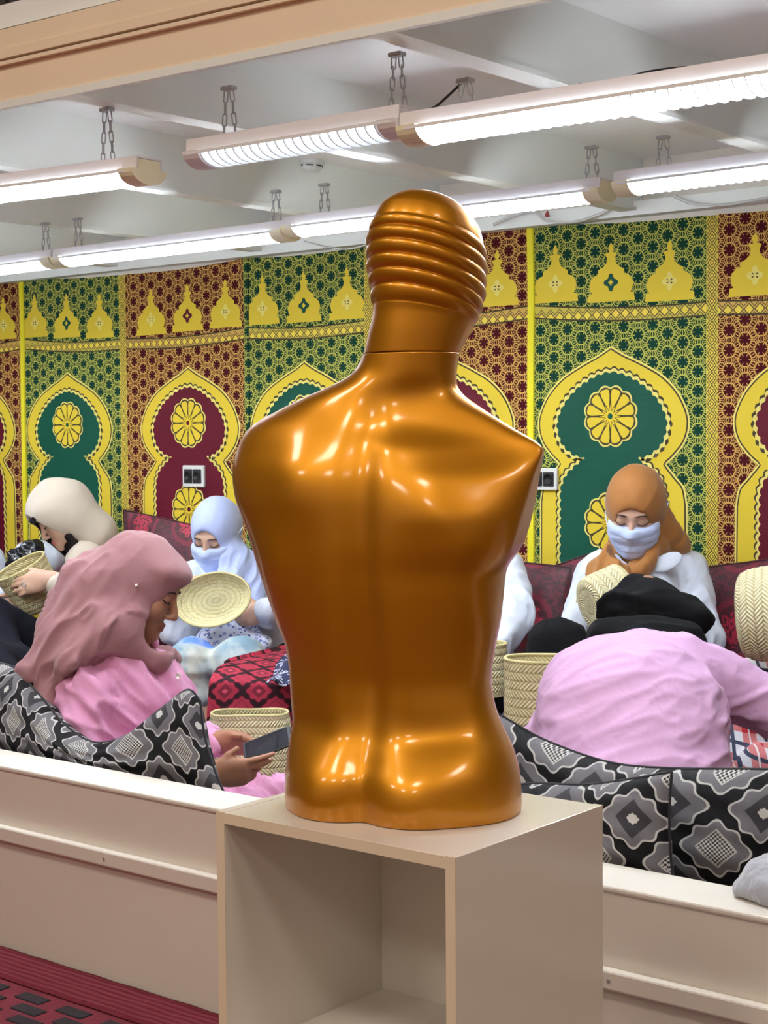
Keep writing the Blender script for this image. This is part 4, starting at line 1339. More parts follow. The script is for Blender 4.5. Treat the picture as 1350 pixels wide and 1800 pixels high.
def frame(rgt, up):
    r = np.array(rgt, float); r /= np.linalg.norm(r); u = np.array(up, float); u -= r * (u @ r); u /= np.linalg.norm(u)
    return np.column_stack([r, np.cross(u, r), u])
def hand(wrist, fd, nrm, side, curl=(.5, .5, .5), spread=.012, thumb=(.7, .6, .25), sc=1.0, lens=(.068, .076, .072, .058), thumb_len=.055):
    """palm and five fingers; nrm points out of the palm, the thumb leaves on side*(fd x nrm)"""
    w = np.array(wrist, float); fd = np.array(fd, float); fd /= np.linalg.norm(fd)
    n = np.array(nrm, float); n -= fd * (n @ fd); n /= np.linalg.norm(n)
    t = np.cross(fd, n) * side
    R = np.column_stack([t, fd, n])
    P = [ell(w + fd * .048 * sc, np.array([.037, .050, .015]) * sc, R), cap(w - fd * .02 * sc, w + fd * .025 * sc, .022 * sc, .024 * sc),
         cap(w + fd * .02 * sc + t * .018 * sc, w + fd * .055 * sc + t * .030 * sc, .013 * sc, .012 * sc)]
    fing = []
    for i, (off, L) in enumerate(zip((.029, .010, -.010, -.028), lens)):
        b = w + (fd * (.088 - abs(i - 1.3) * .004) + t * off) * sc
        P.append(cap(w + (fd * .05 + t * off * .8) * sc, b, .011 * sc, .0098 * sc))
        a = 0.0; q = b
        for j, fr in enumerate((.45, .31, .24)):
            cc = curl[j] if not isinstance(curl[0], (tuple, list)) else curl[i][j]
            a += cc
            d = fd * math.cos(a) + n * math.sin(a) + t * off * 3 * spread / .012 * .3
            d /= np.linalg.norm(d)
            q2 = q + d * L * fr * sc
            fing.append(cap(q, q2, (.0092 - .0009 * j) * sc, (.0086 - .0010 * j) * sc)); q = q2
    b = w + (fd * .030 + t * .034) * sc
    d = t * thumb[0] + fd * thumb[1] + n * thumb[2]; d /= np.linalg.norm(d)
    q1 = b + d * thumb_len * .55 * sc; d2 = d * .8 + fd * .35 + n * .15; d2 /= np.linalg.norm(d2)
    fing += [cap(w + (fd * .02 + t * .02) * sc, b, .014 * sc, .0125 * sc), cap(b, q1, .0118 * sc, .0100 * sc), cap(q1, q1 + d2 * thumb_len * .5 * sc, .0098 * sc, .0082 * sc)]
    return P, fing

def torso_prims(pel, chest, neck, R, w=1.0):
    """R columns: right, forward, up of the rib cage"""
    up = (chest - pel); up /= np.linalg.norm(up)
    mid = pel * .5 + chest * .5
    return [ell(chest, np.array([.150, .105, .150]) * w, R), ell(mid, np.array([.130, .105, .140]) * w, R), ell(pel, np.array([.165, .135, .115]) * w, R),
            cap(chest + R[:, 2] * .06, neck, .075, .055)]

SKIN_T = s2l((158, 112, 86)); LIP_T = s2l((146, 76, 68))
SKIN_L = s2l((204, 164, 140)); LIP_L = s2l((180, 100, 92))
class Person:
    def __init__(s, base, label, name='person'):
        s.root = thing(name, base, label, 'person')
    def skin(s, prims, head=None, h=0.006, fingers=None, base=SKIN_L, lip=LIP_L, k=.025):
        allp = list(prims) + (head.prims() if head else []) + [q for q in (fingers or [])]
        v = Vol(allp, h)
        v.add(prims, k)
        if head: head.detail(v)
        if fingers: v.add(fingers, .005)
        V, Q = v.mesh(1)
        col = head.colors(V, base, lip) if head else np.tile(np.array(base), (len(V), 1)) * (0.94 + 0.12 * vnoise(V * 40, 3)[:, None])
        return vmesh('body', V, Q, M['skin'], s.root, col)
    def wear(s, name, mat, prims, h=0.008, k=.03, cut=None, cutk=.012, amp=0.0, freq=14, seed=1, frm=None, mask=None, smooth=2, sharp=1.6, extra=None, post=None):
        v = Vol(prims + (extra or []), h); v.add(prims, k)
        if extra: v.add(extra, .012)
        if cut: v.sub(cut, cutk)
        V, Q = v.mesh(smooth)
        if amp: V = folds(V, Q, amp, freq, seed, mask, frm, sharp)
        if post: V = post(V, normals(V, Q))
        return vmesh(name, V, Q, mat, s.root)
def W(px, py, D): return atD(px, py, D)
VR, VF, VZ = _r0, _fh, _zz

def along(t, across=1.0, keep=.15):
    """frame that stretches folds along direction t"""
    t = np.array(t, float); t /= np.linalg.norm(t)
    return across * (np.eye(3) - (1 - keep) * np.outer(t, t))
def fat(prims, f):
    return [('c', p[1], p[2], p[3] * f, p[4] * f) if p[0] == 'c' else ('e', p[1], p[2] * f, p[3]) for p in prims]

# ------------------------------------------------------------------ the women
M['mauve'] = cloth('mauve_scarf_cotton', (154, 110, 114), 0.9, 1100, 0.25, (14, 14, 10))
M['pink'] = cloth('pink_poplin', (226, 160, 200), 0.75, 1300, 0.22, (16, 16, 16), sheen=0.1)
M['pink2'] = cloth('pale_pink_poplin', (216, 172, 214), 0.75, 1300, 0.22, (16, 16, 16), sheen=0.1)
M['lav'] = cloth('lavender_jersey', (184, 196, 240), 0.8, 1300, 0.2, (18, 18, 10))
M['brown'] = cloth('caramel_chiffon', (158, 102, 44), 0.7, 1300, 0.2, (18, 18, 10))
M['coat'] = cloth('white_coat_cotton', (214, 221, 236), 0.75, 1300, 0.3, (14, 14, 14))
M['jeans'] = cloth('black_denim', (16, 17, 26), 0.9, 900, 0.2, sheen=0)
M['blackc'] = cloth('black_jersey', (10, 10, 13), 0.9, 900, 0.3, (16, 16, 16), sheen=0)
M['beige'] = cloth('beige_fleece', (214, 200, 184), 0.95, 500, 0.15, (10, 10, 10), sheen=0.5)
M['hair'] = cloth('dark_brown_hair', (26, 18, 17), 0.5, 600, 0.4, (120, 120, 12), sheen=0)
M['mask'] = cloth('blue_mask_paper', (186, 200, 236), 0.7, 1500, 0.12, (4, 4, 60))
M['maskpale'] = plain('pale_mask_edge', (222, 226, 240), 0.7)
M['pearl'] = plain('pearl', (236, 222, 216), 0.2, coat=0.5)
def tiedye():
    m = Mat('tie_dye_cotton'); _, v = m.coord()
    a = m.noise(v, 9, 3, 0.6); b = m.noise(m.stretch(v, (1, 1, 1.3)), 5, 2)
    c = m.mix(a.sstep(.35, .7), s2l((120, 148, 166)), s2l((196, 200, 192)))
    c = m.mix(b.sstep(.55, .60), c, s2l((92, 130, 214)))
    m.set(color=c, rough=0.85); m.bump(m.noise(m.stretch(v, (16, 16, 16)), 1, 3), 0.3, 0.02); return m.m
def plaid():
    m = Mat('red_white_plaid'); (x, y, z), v = m.coord()
    P = 0.085
    u = (x * 0.8 + y * 0.6 + 20 * P) / P; w = (z + (x * 0.2) + 20 * P) / P
    fu, fw = u.fract(), w.fract()
    ru, rw = fu.lt(.42), fw.lt(.42)
    c = m.mix(ru * rw, m.mix((ru + rw).gt(0.5), s2l((226, 226, 232)), s2l((206, 120, 120))), s2l((178, 34, 40)))
    ln = ((fu - .72).abs().lt(.05)).mx((fw - .72).abs().lt(.05))
    c = m.mix(ln, c, s2l((44, 50, 74)))
    wl = ((fu - .21).abs().lt(.025)).mx((fw - .21).abs().lt(.025))
    c = m.mix(wl, c, s2l((230, 222, 224)))
    m.set(color=c, rough=0.85); return m.m
def print_mat(name, base, ink, sc):
    m = Mat(name); _, v = m.coord()
    d = m.voro(v, sc); c = m.mix((d - 0.28).abs().lt(0.09).mx(d.lt(.1)), base, ink)
    m.set(color=c, rough=0.85); return m.m
M['tiedye'] = tiedye(); M['plaid'] = plaid()
M['floral'] = print_mat('blue_floral_cotton', s2l((206, 210, 232)), s2l((82, 98, 164)), 60)
M['navy'] = print_mat('navy_bandana_cotton', s2l((24, 32, 66)), s2l((190, 196, 214)), 45)
A = np.array

def arm(sh, el, wr, r=(.058, .048, .040)): return chainc([sh, el, wr], r)

# --- woman with mauve scarf, phone in her hands
def W1(px, py, D): return atD(px, py, D + .18)
p1 = Person(W1(180, 1440, 4.1), 'seated woman in pink shirt and mauve headscarf looking at her phone')
hd1 = Head(W1(249, 1030, 4.05), VR * .90 - VZ * .40 - VF * .16, VR * .40 + VZ * .91, 1.035)
pel, chest, neck = W1(165, 1425, 4.12), W1(208, 1240, 4.10), W1(228, 1128, 4.07)
R1 = frame(-VF, neck - pel)
shR, elR, wrR = W1(162, 1218, 3.98), W1(150, 1372, 3.95), W1(372, 1362, 3.84)
shL, elL, wrL = W1(262, 1195, 4.22), W1(310, 1340, 4.25), W1(385, 1304, 4.06)
tor = torso_prims(pel, chest, neck, R1)
arms = arm(shR, elR, wrR, (.046, .040, .026)) + arm(shL, elL, wrL, (.046, .040, .026))
legs = chainc([pel - VF * .05, W1(455, 1450, 4.05), W1(330, 1480, 3.95)], (.08, .065, .045)) + chainc([pel + VF * .09, W1(470, 1440, 4.3), W1(380, 1480, 4.1)], (.08, .065, .045))
h1, f1 = hand(wrR, VR * .97 + VZ * .10 - VF * .02, VF * .92 + VZ * .35, 1, ((.12, .18, .12), (.16, .2, .15), (.35, .5, .4), (.45, .6, .5)), thumb=(.55, .75, .25), sc=.94, lens=(.092, .078, .060, .050))
h2, f2 = hand(wrL, VR * .93 - VZ * .05 - VF * .2, -VF * .75 - VZ * .6, -1, ((.3, .4, .3),) * 4, thumb=(.45, .85, .3), sc=.90)
b1 = p1.skin(tor + arms + legs + h1 + h2, hd1, .0048, f1 + f2, SKIN_T, LIP_T)
hd1.brows(b1)
gs = grow(tor, .022) + [cap(shR, elR, .076, .068), ell(W1(165, 1262, 4.08), (.13, .12, .13)), cap(W1(225, 1165, 4.03), shR, .05, .07), cap(elR, wrR - VR * .05, .06, .045), cap(shL, elL, .066, .058), cap(elL, wrL - VR * .015, .055, .038),
      cap(shR + VZ * .01, shL + VZ * .01, .06, .06), ell(chest + VR * .03, (.15, .165, .15), R1), ell(W1(430, 1425, 4.04), (.17, .12, .07), frame(VR, VZ)), cap(W1(440, 1425, 3.98), W1(500, 1405, 4.05), .06, .05), cap(pel, W1(430, 1430, 4.1), .12, .09)]
s1 = p1.wear('shirt', M['pink'], gs, .007, .03, cut=[hd1.c((0, .01, -.08), (0, .05, -.15), .062)], amp=.034, freq=21, seed=4, frm=along(VR * .6 - VZ * .8, 1.0, .16), sharp=2.2)
# scarf: cap over the head, wrap under the chin, drape over the back and the near shoulder
sc = [hd1.e((0, -.020, .020), (.092, .116, .116)), hd1.e((0, .050, .066), (.076, .062, .036)), hd1.e((0, -.012, -.095), (.080, .066, .070)),
      hd1.c((0, -.05, -.02), (0, -.09, -.12), .10, .085),
      cap(W1(172, 1045, 4.06), W1(122, 1112, 4.02), .105, .088), cap(W1(118, 1115, 4.02), W1(60, 1180, 3.98), .070, .034), cap(W1(118, 1130, 4.0), W1(84, 1240, 3.96), .065, .028),
      cap(W1(185, 1110, 4.0), W1(135, 1165, 3.96), .085, .070), cap(W1(215, 1090, 4.02), W1(205, 1105, 4.0), .09, .085),
      hd1.e((0, .030, -.140), (.082, .078, .034)), cap(W1(225, 1132, 3.99), W1(278, 1158, 4.02), .040, .036), cap(W1(278, 1150, 4.04), W1(300, 1158, 4.12), .036, .026)]
_d = np.array((0, -.53, -.85)); _n = np.array((0, .85, -.53))
Ro = np.column_stack([hd1.r, hd1.R @ _n, hd1.R @ (-_d)])
op = [ell(hd1.p(0, .118, -.043), np.array((.086, .071, .130)) * 1.03, Ro), hd1.e((0, .085, -.075), (.052, .050, .042))]
def scarfmask(V): return np.where(((V - hd1.o) @ hd1.f > .01) & ((V - hd1.o) @ hd1.u < -.06), .25, 1) * np.clip(.10 + 1.0 * (np.linalg.norm(V - hd1.p(0, .01, .03), axis=1) - .10) / .12, .10, 1)
hem = [ell(W1(188, 1298, 3.82), (.200, .30, .215), frame(VR, VZ)), cap(W1(300, 1225, 3.95), W1(330, 1230, 4.0), .05, .05)]
p1.wear('headscarf', M['mauve'], sc, .005, .030, op + hem, .005, amp=.027, freq=19, seed=11, frm=along(VR * -.50 - VZ * .85, 1.0, .20), mask=scarfmask, sharp=1.9)
for q in (hd1.p(.0925, .012, .010),):
    vv = Vol([sph(q, .0045)], .0015, .004); vv.add([sph(q, .0045)], 0); V, Q = vv.mesh(1); vmesh('scarf_pin', V, Q, M['pearl'], p1.root)
for dz in (0.0, -.085):
    pb = W1(313, 1188, 3.99) + VZ * dz
    MB().tube([pb + VF * .01, pb - VF * .006], [.007, .007], 10).build('button', M['pearl'], s1, True)
# phone
ph = thing('mobile_phone', W1(470, 1316, 3.90), 'dark mobile phone held in both hands by the woman in pink', 'phone')
L_ = VR * .88 + VZ * .36 - VF * .12; n_ = -VF * .62 + VZ * .72 - VR * .25; Rp = frame(L_, n_)
pc = W1(470, 1309, 3.925)
MB().box(pc, (.134, .066, .008), Rp, 0, .003).build('case', M['plastic_black'], ph)
scn = Mat('phone_screen'); scn.set(color=(.02, .025, .035), rough=.06, coat=1.0); M['screen'] = scn.m
MB().box(pc + Rp[:, 2] * .0042, (.120, .058, .0008), Rp).build('screen', M['screen'], ph)
MB().box(pc + Rp[:, 0] * .064, (.003, .060, .007), Rp).build('frame_edge', M['steel'], ph)

# --- woman bent forward, black scarf, seen from the back
def W7(px, py, D): return atD(px, py, D + .22)
p7_ = Person(W7(1120, 1450, 3.15), 'woman in pink shirt and black headscarf bent forward, seen from behind')
hd7 = Head(W7(1135, 1098, 3.66), VF * .62 - VZ * .72 + VR * .05, VF * .75 + VZ * .60)
pel, chest, neck = W7(1118, 1430, 3.16), W7(1110, 1255, 3.28), W7(1130, 1150, 3.50)
R7 = frame(VR, chest - pel)
shL, elL, wrL = W7(1022, 1205, 3.36), W7(948, 1325, 3.42), W7(1000, 1360, 3.66)
shR, elR, wrR = W7(1248, 1200, 3.42), W7(1390, 1255, 3.42), W7(1480, 1300, 3.50)
tor = torso_prims(pel, chest, neck, R7, 1.05)
h1, f1 = hand(wrL, VF * .9 + VR * .3, -VZ, 1, (.3, .3, .3)); h2, f2 = hand(wrR, VR * .9, -VZ, -1, (.3, .3, .3))
p7_.skin(tor + arm(shL, elL, wrL, (.046, .04, .026)) + arm(shR, elR, wrR, (.046, .04, .026)) + h1 + h2, hd7, .008, f1 + f2, SKIN_T, LIP_T)
gs = fat([ell(chest, (.200, .135, .165), R7), ell(chest * .5 + pel * .5, (.195, .13, .16), R7), ell(pel, (.185, .14, .13), R7), cap(shL, shR, .066, .072),
      cap(chest + R7[:, 2] * .05, neck - VF * .02, .10, .06), cap(shL + VZ * .01, elL, .062, .052), cap(elL, wrL, .050, .04), cap(shR + VZ * .01, elR, .070, .060), cap(elR, wrR, .058, .04),
      cap(W7(1065, 1182, 3.38), W7(1195, 1178, 3.40), .078, .078)], 1.05)
p7_.wear('shirt', M['pink2'], gs, .007, .04, amp=.010, freq=19, seed=21, frm=along(VR * .93 + VZ * .30, 1.0, .10), sharp=2.6)
sc = [hd7.e((0, -.015, .01), (.100, .100, .095)), ell(W7(1130, 1122, 3.52), (.125, .09, .05), frame(VR, VZ)), cap(W7(1085, 1072, 3.60), W7(1160, 1062, 3.62), .042, .046),
      cap(W7(1150, 1062, 3.62), W7(1228, 1085, 3.56), .046, .030), cap(W7(1065, 1122, 3.5), W7(1205, 1128, 3.5), .048, .045)]
p7_.wear('headscarf', M['blackc'], sc, .006, .015, amp=.020, freq=15, seed=31, frm=along(VR * .96 - VZ * .15, 1.0, .2))

def white_coat_woman(label, head, J, D_scarf, scarf_prims, scarf_mat, open_prims, h=.006, mask=True, seed=3, trousers=None, legs=None, fingers_h=(), skin=(SKIN_L, LIP_L)):
    P = Person(J['pel'], label)
    R = frame(J['shR'] - J['shL'], J['neck'] - J['pel'])
    tor = torso_prims(J['pel'], J['chest'], J['neck'], R, .95)
    hp, fp = [], []
    for a, b in fingers_h: hp += a; fp += b
    arms = arm(J['shR'], J['elR'], J['wrR'], (.044, .038, .025)) + arm(J['shL'], J['elL'], J['wrL'], (.044, .038, .025))
    lg = []
    for c in (legs or []): lg += chainc(c[0], c[1])
    bd = P.skin(tor + arms + lg + hp, head, h, fp, *skin)
    if head and scarf_prims: head.brows(bd)
    def cuff(el, wr): return wr + (el - wr) / np.linalg.norm(el - wr) * -.012
    gs = grow(tor, .018) + [cap(J['shR'], J['elR'], .064, .056), cap(J['elR'], cuff(J['elR'], J['wrR']), .054, .042), cap(J['shL'], J['elL'], .064, .056), cap(J['elL'], cuff(J['elL'], J['wrL']), .054, .042),
                            cap(J['shL'], J['shR'], .055, .055)]
    cut = [head.c((0, .05, -.11), (0, .12, -.30), .045, .028)] if head else None
    P.wear('coat', M['coat'], gs, .008, .03, cut, .006, amp=.018, freq=15, seed=seed, frm=along(VZ * .9 + VR * .35, 1.0, .25), sharp=1.8)
    if scarf_prims: P.wear('headscarf', scarf_mat, scarf_prims, .006, .025, open_prims, .006, amp=.014, freq=22, seed=seed + 9, frm=along(VZ * .8 + VR * .25 + VF * .5, 1.0, .15), sharp=1.8,
                           mask=lambda V: np.clip((np.linalg.norm(V - head.p(0, 0, .04), axis=1) - .09) / .07, .20, 1))
    if mask:
        mp = grow([head.e((0, .030, -.045), (.062, .064, .075)), head.e((0, .048, -.085), (.048, .046, .036)), head.c((0, .098, -.01), (0, .110, -.036), .009, .012), head.c((0, .07, -.10), (0, .085, -.095), .024, .02), head.e((.036, .056, -.040), (.028, .034, .036)), head.e((-.036, .056, -.040), (.028, .034, .036))], .007)
        mk = P.wear('face_mask', M['mask'], mp, .004, .03, [half(head.p(0, 0, -.016), -head.u), half(head.p(0, .028, 0), head.f * 1.0 + head.u * .12), half(head.p(0, 0, -.128), head.u)], .003, smooth=1, post=lambda V, N: V + N * (.0022 * np.abs(np.sin((head.loc(V)[:, 2] + .016) * math.pi / .026)))[:, None])
        for sg in (1, -1):
            for z0, z1 in ((-.024, .010), (-.095, -.035)):
                MB().tube(crspline([head.p(sg * .060, .046, z0), head.p(sg * .083, .005, (z0 + z1) / 2), head.p(sg * .096, -.035, z1)], 8), .0022, 5).build('mask_strap', M['maskpale'], mk, True)
    for nm, mt, c in (trousers or []):
        pr = []
        for pts, rad in c: pr += chainc(pts, rad)
        P.wear(nm, M[mt], pr, .009, .03, amp=.009, freq=10, seed=seed + 17, frm=np.array([VR, VF, VZ * 1.6]))
    return P

# --- woman with caramel scarf and mask
hd6 = Head(W(1117, 893, 4.74), -VF * .86 - VR * .26 - VZ * .42, VZ * .90 - VF * .42 - VR * .08)
J = dict(pel=W(1130, 1270, 4.86), chest=W(1130, 1075, 4.80), neck=W(1122, 985, 4.80), shR=W(1050, 1010, 4.72), elR=W(1012, 1115, 4.66), wrR=W(1032, 1085, 4.62),
         shL=W(1208, 1008, 4.84), elL=W(1232, 1125, 4.72), wrL=W(1130, 1120, 4.46))
hA = hand(J['wrR'], VZ * .95 + VR * .05 - VF * .1, -VF * .9, 1, (.25, .3, .3), sc=.80); hB = hand(J['wrL'], -VR * .9 + VZ * .1, VF * .3 + VZ * .2, 1, (.4, .4, .3), sc=.85)
kn1, kn2 = W(982, 1140, 4.42), W(1215, 1225, 4.45)
lg = [([J['pel'] - VR * .09, kn1, W(1060, 1240, 4.3)], (.085, .062, .045)), ([J['pel'] + VR * .09, kn2, W(1150, 1250, 4.3)], (.085, .062, .045))]
scp = [hd6.e((0, -.015, .018), (.090, .115, .108)), hd6.c((0, .0, -.10), (0, -.01, -.16), .078, .082), hd6.e((0, .012, -.165), (.092, .080, .042)), cap(W(1150, 965, 4.76), W(1120, 1000, 4.68), .04, .03),
       cap(W(1088, 968, 4.66), W(1066, 1005, 4.64), .038, .046), cap(W(1060, 1000, 4.64), W(1062, 1040, 4.61), .040, .038), cap(W(1085, 1005, 4.63), W(1088, 1045, 4.60), .036, .034), cap(W(1160, 905, 4.76), W(1195, 955, 4.80), .03, .024), cap(W(1150, 930, 4.78), W(1205, 965, 4.82), .034, .012)]
p6_ = white_coat_woman('woman in white coat, caramel headscarf and face mask under the green niche', hd6, J, 4.74, scp, M['brown'],
                 [hd6.e((0, .135, -.030), (.062, .088, .086)), hd6.e((0, .12, -.075), (.055, .06, .05))], seed=41,
                 trousers=[('trousers', 'blackc', [([J['pel'] - VR * .09, kn1, W(1060, 1240, 4.3)], (.10, .080, .055)), ([J['pel'] + VR * .09, kn2, W(1150, 1250, 4.3)], (.10, .080, .055))])],
                 legs=lg, fingers_h=(hA, hB))
for q, r_, ang in ((W(1172, 988, 4.70), (.050, .007, .026), .45),):
    Rl = frame(VR * math.cos(ang) + VZ * math.sin(ang), -VR * math.sin(ang) + VZ * math.cos(ang) + VF * .35)
    p6_.wear('lapel', M['coat'], [ell(q, r_, Rl)], .003, 0.0, smooth=1)
for px_, py_ in ((1104, 1009), (1121, 1014)):
    q = W(px_, py_, 4.655); MB().tube([q + VF * .01, q - VF * .003], .006, 10).build('button', M['pearl'], p6_.root, True)

# --- woman with lavender scarf, mask, tie-dye trousers
hd3 = Head(W(379, 936, 5.85), -VF * .84 - VR * .32 - VZ * .42, VZ * .90 - VF * .42 - VR * .10)
J = dict(pel=W(405, 1235, 5.95), chest=W(398, 1085, 5.90), neck=W(386, 1010, 5.90), shR=W(335, 1020, 5.84), elR=W(312, 1105, 5.72), wrR=W(312, 1040, 5.66),
         shL=W(452, 1022, 5.95), elL=W(478, 1105, 5.80), wrL=W(470, 1074, 5.60))
hA = hand(J['wrR'], VR * .4 + VZ * .2 - VF * .3, VR * .8 + VF * .2, 1, (.5, .5, .4), sc=.85); hB = hand(J['wrL'], -VR * .8 - VZ * .2 - VF * .2, -VR * .5 + VF * .8, -1, (.5, .5, .4), sc=.85)
k1, k2 = W(338, 1165, 5.42), W(420, 1165, 5.38)
a1, a2 = W(352, 1265, 5.40), W(455, 1275, 5.35)
LG = [([J['pel'] - VR * .08, k1, a1], (.085, .060, .042)), ([J['pel'] + VR * .06, k2, a2], (.085, .062, .045))]
scp = [hd3.e((0, -.015, .018), (.090, .115, .112)), hd3.c((0, .0, -.10), (0, -.01, -.18), .080, .088), cap(W(400, 985, 5.85), W(440, 1035, 5.85), .085, .065), cap(W(430, 1000, 5.88), W(447, 1065, 5.80), .06, .03),
       cap(W(372, 1022, 5.78), W(402, 1026, 5.78), .055, .055)]
p3_ = white_coat_woman('woman in white coat, lavender headscarf and mask holding an oval straw tray', hd3, J, 5.85, scp, M['lav'],
                 [hd3.e((0, .135, -.024), (.062, .088, .092)), hd3.e((0, .12, -.075), (.055, .06, .05))], seed=51,
                 trousers=[('trousers', 'tiedye', [([J['pel'] - VR * .08, k1, k1 * .45 + a1 * .55], (.10, .082, .060)), ([J['pel'] + VR * .06, k2, k2 * .5 + a2 * .5], (.10, .086, .062))])],
                 legs=LG, fingers_h=(hA, hB))
p3_.wear('blouse', M['floral'], [ell(W(408, 1118, 5.66), (.105, .07, .075), frame(VR, VZ)), cap(W(365, 1128, 5.62), W(455, 1135, 5.62), .045, .045)], .008, .03, amp=.010, freq=12, seed=77)

# --- woman in the beige hoodie
def W2(px, py, D): return atD(px, py, D - .15)
hd2 = Head(W2(108, 906, 6.46), -VR * .74 - VZ * .52 - VF * .34, -VR * .45 + VZ * .85, .97)
p2_ = Person(W2(160, 1210, 6.5), 'woman in beige hoodie with the hood up, bent over a straw basket')
pel, chest, neck = W2(170, 1195, 6.5), W2(165, 1065, 6.42), W2(150, 985, 6.45)
R2 = frame(VF * .75 - VR * .2, neck - pel)
shN, elN, wrN = W2(180, 1010, 6.28), W2(185, 1085, 6.12), W2(88, 1018, 6.08)
shF, elF, wrF = W2(150, 1000, 6.60), W2(110, 1080, 6.6), W2(70, 1050, 6.38)
tor = torso_prims(pel, chest, neck, R2, .95)
hA = hand(wrN, -VR * .93 - VZ * .22, VF * .95 - VZ * .2, -1, ((.15, .25, .2),) * 4, thumb=(.5, .8, .1), sc=.98); hB = hand(wrF, -VR * .6, -VF * .8, -1, (.3, .3, .3))
kA, kB = W2(-18, 1088, 5.98), W2(-25, 1165, 5.66)
lgs = chainc([pel, kA, W2(40, 1260, 5.7)], (.085, .068, .05)) + chainc([pel - VF * .15, kB, W2(60, 1260, 5.5)], (.085, .068, .05))
b2 = p2_.skin(tor + arm(shN, elN, wrN, (.044, .038, .025)) + arm(shF, elF, wrF, (.044, .038, .025)) + lgs + hA[0] + hB[0], hd2, .006, hA[1] + hB[1], SKIN_L, LIP_L)
hd2.brows(b2)
gs = grow(tor, .025) + [cap(shN, elN, .07, .064), cap(elN, wrN + (elN - wrN) * .12, .060, .042), cap(shF, elF, .07, .062), cap(elF, wrF, .058, .042), cap(shN, shF, .07, .07)]
p2_.wear('hoodie', M['beige'], gs, .008, .03, amp=.008, freq=10, seed=61)
hood = [hd2.e((0, -.020, .022), (.105, .130, .122)), hd2.e((0, -.01, .10), (.055, .075, .055)), hd2.e((0, .045, .045), (.092, .080, .085)), hd2.c((0, -.05, -.05), (0, -.08, -.13), .095, .085), hd2.c((.04, .0, -.07), (.04, -.01, -.11), .06, .05)]
p2_.wear('hood', M['beige'], hood, .006, .03, [hd2.e((0, .155, -.035), (.078, .125, .118)), hd2.e((0, .12, -.14), (.06, .09, .08))], .006, amp=.004, freq=8, seed=62)
hr = []
for s in (1,):
    for k in range(5):
        x0 = s * (.048 + .005 * k)
        hr += [hd2.c((x0, .090 - k * .014, .04), (x0 * 1.05, .088 - k * .012, -.05), .010, .012), hd2.c((x0 * 1.05, .088 - k * .012, -.05), (x0 * .9, .065 - k * .01, -.17), .012, .010)]
hr += [hd2.c((-.05, .095, .05), (.05, .095, .05), .02), hd2.c((-.02, .04, -.13), (-.02, .03, -.21), .034, .018), hd2.c((-.05, .035, -.09), (-.04, .03, -.16), .018, .016)]
p2_.wear('hair', M['hair'], hr, .005, .012, amp=.003, freq=40, seed=63)
p2_.wear('jeans', M['jeans'], grow(lgs, .014), .009, .03, amp=.006, freq=12, seed=64)
rg = W2(42, 1027, 6.035)
MB().tube([rg + VR * .008 * math.cos(t) - VF * .006 + VZ * .008 * math.sin(t) for t in np.linspace(0, 6.283, 13)[:-1]], .0022, 6, closed=True).build('ring', M['steel'], p2_.root, True)

# --- partly hidden women in white coats, and the one in plaid at the right edge
def W0(px, py, D): return atD(px, py, D + .25)
hd0 = Head(W0(-85, 930, 6.7), -VF * .8 - VZ * .5, VZ)
J = dict(pel=W0(-80, 1160, 6.7), chest=W0(-80, 1070, 6.65), neck=W0(-82, 990, 6.65), shR=W0(-150, 1010, 6.6), elR=W0(-170, 1090, 6.5), wrR=W0(-110, 1090, 6.3),
         shL=W0(-22, 990, 6.55), elL=W0(-4, 1050, 6.42), wrL=W0(-55, 1095, 6.25))
white_coat_woman('white-coated woman cut off by the left edge, only her sleeve in view', hd0, J, 6.7, [hd0.e((0, -.015, .018), (.09, .115, .112)), hd0.c((0, 0, -.1), (0, -.01, -.18), .08, .09)], M['coat'],
                 [hd0.e((0, .135, -.03), (.06, .085, .085))], h=.009, mask=False, seed=71)
def W5(px, py, D): return atD(px, py, D - .28)
hd5 = Head(W5(815, 925, 5.25), -VF * .8 - VZ * .5 - VR * .2, VZ)
J = dict(pel=W5(820, 1235, 5.3), chest=W5(818, 1080, 5.28), neck=W5(816, 990, 5.28), shR=W5(735, 1010, 5.2), elR=W5(715, 1110, 5.1), wrR=W5(770, 1120, 4.9),
         shL=W5(888, 1012, 5.2), elL=W5(904, 1082, 5.05), wrL=W5(868, 1138, 4.92))
white_coat_woman('white-coated woman mostly hidden behind the mannequin, one sleeve showing', hd5, J, 5.2, [hd5.e((0, -.015, .018), (.09, .115, .112)), hd5.c((0, 0, -.1), (0, -.01, -.18), .08, .09)], M['lav'],
                 [hd5.e((0, .135, -.03), (.06, .085, .085))], h=.009, mask=False, seed=81,
                 legs=[([J['pel'] - VR * .08, W5(770, 1215, 4.75), W5(770, 1330, 4.75) * A([1, 1, 0]) + A([0, 0, .05])], (.08, .06, .045)), ([J['pel'] + VR * .04, W5(800, 1215, 4.75), W5(800, 1330, 4.75) * A([1, 1, 0]) + A([0, 0, .05])], (.08, .06, .045))],
                 trousers=[('trousers', 'jeans', [([J['pel'] - VR * .08, W5(770, 1215, 4.75), W5(770, 1330, 4.75) * A([1, 1, 0]) + A([0, 0, .07])], (.09, .07, .055)), ([J['pel'] + VR * .04, W5(800, 1215, 4.75), W5(800, 1330, 4.75) * A([1, 1, 0]) + A([0, 0, .07])], (.09, .07, .055))])])
hd8 = Head(W(1475, 960, 4.45), -VF * .5 - VZ * .5 - VR * .6, VZ)
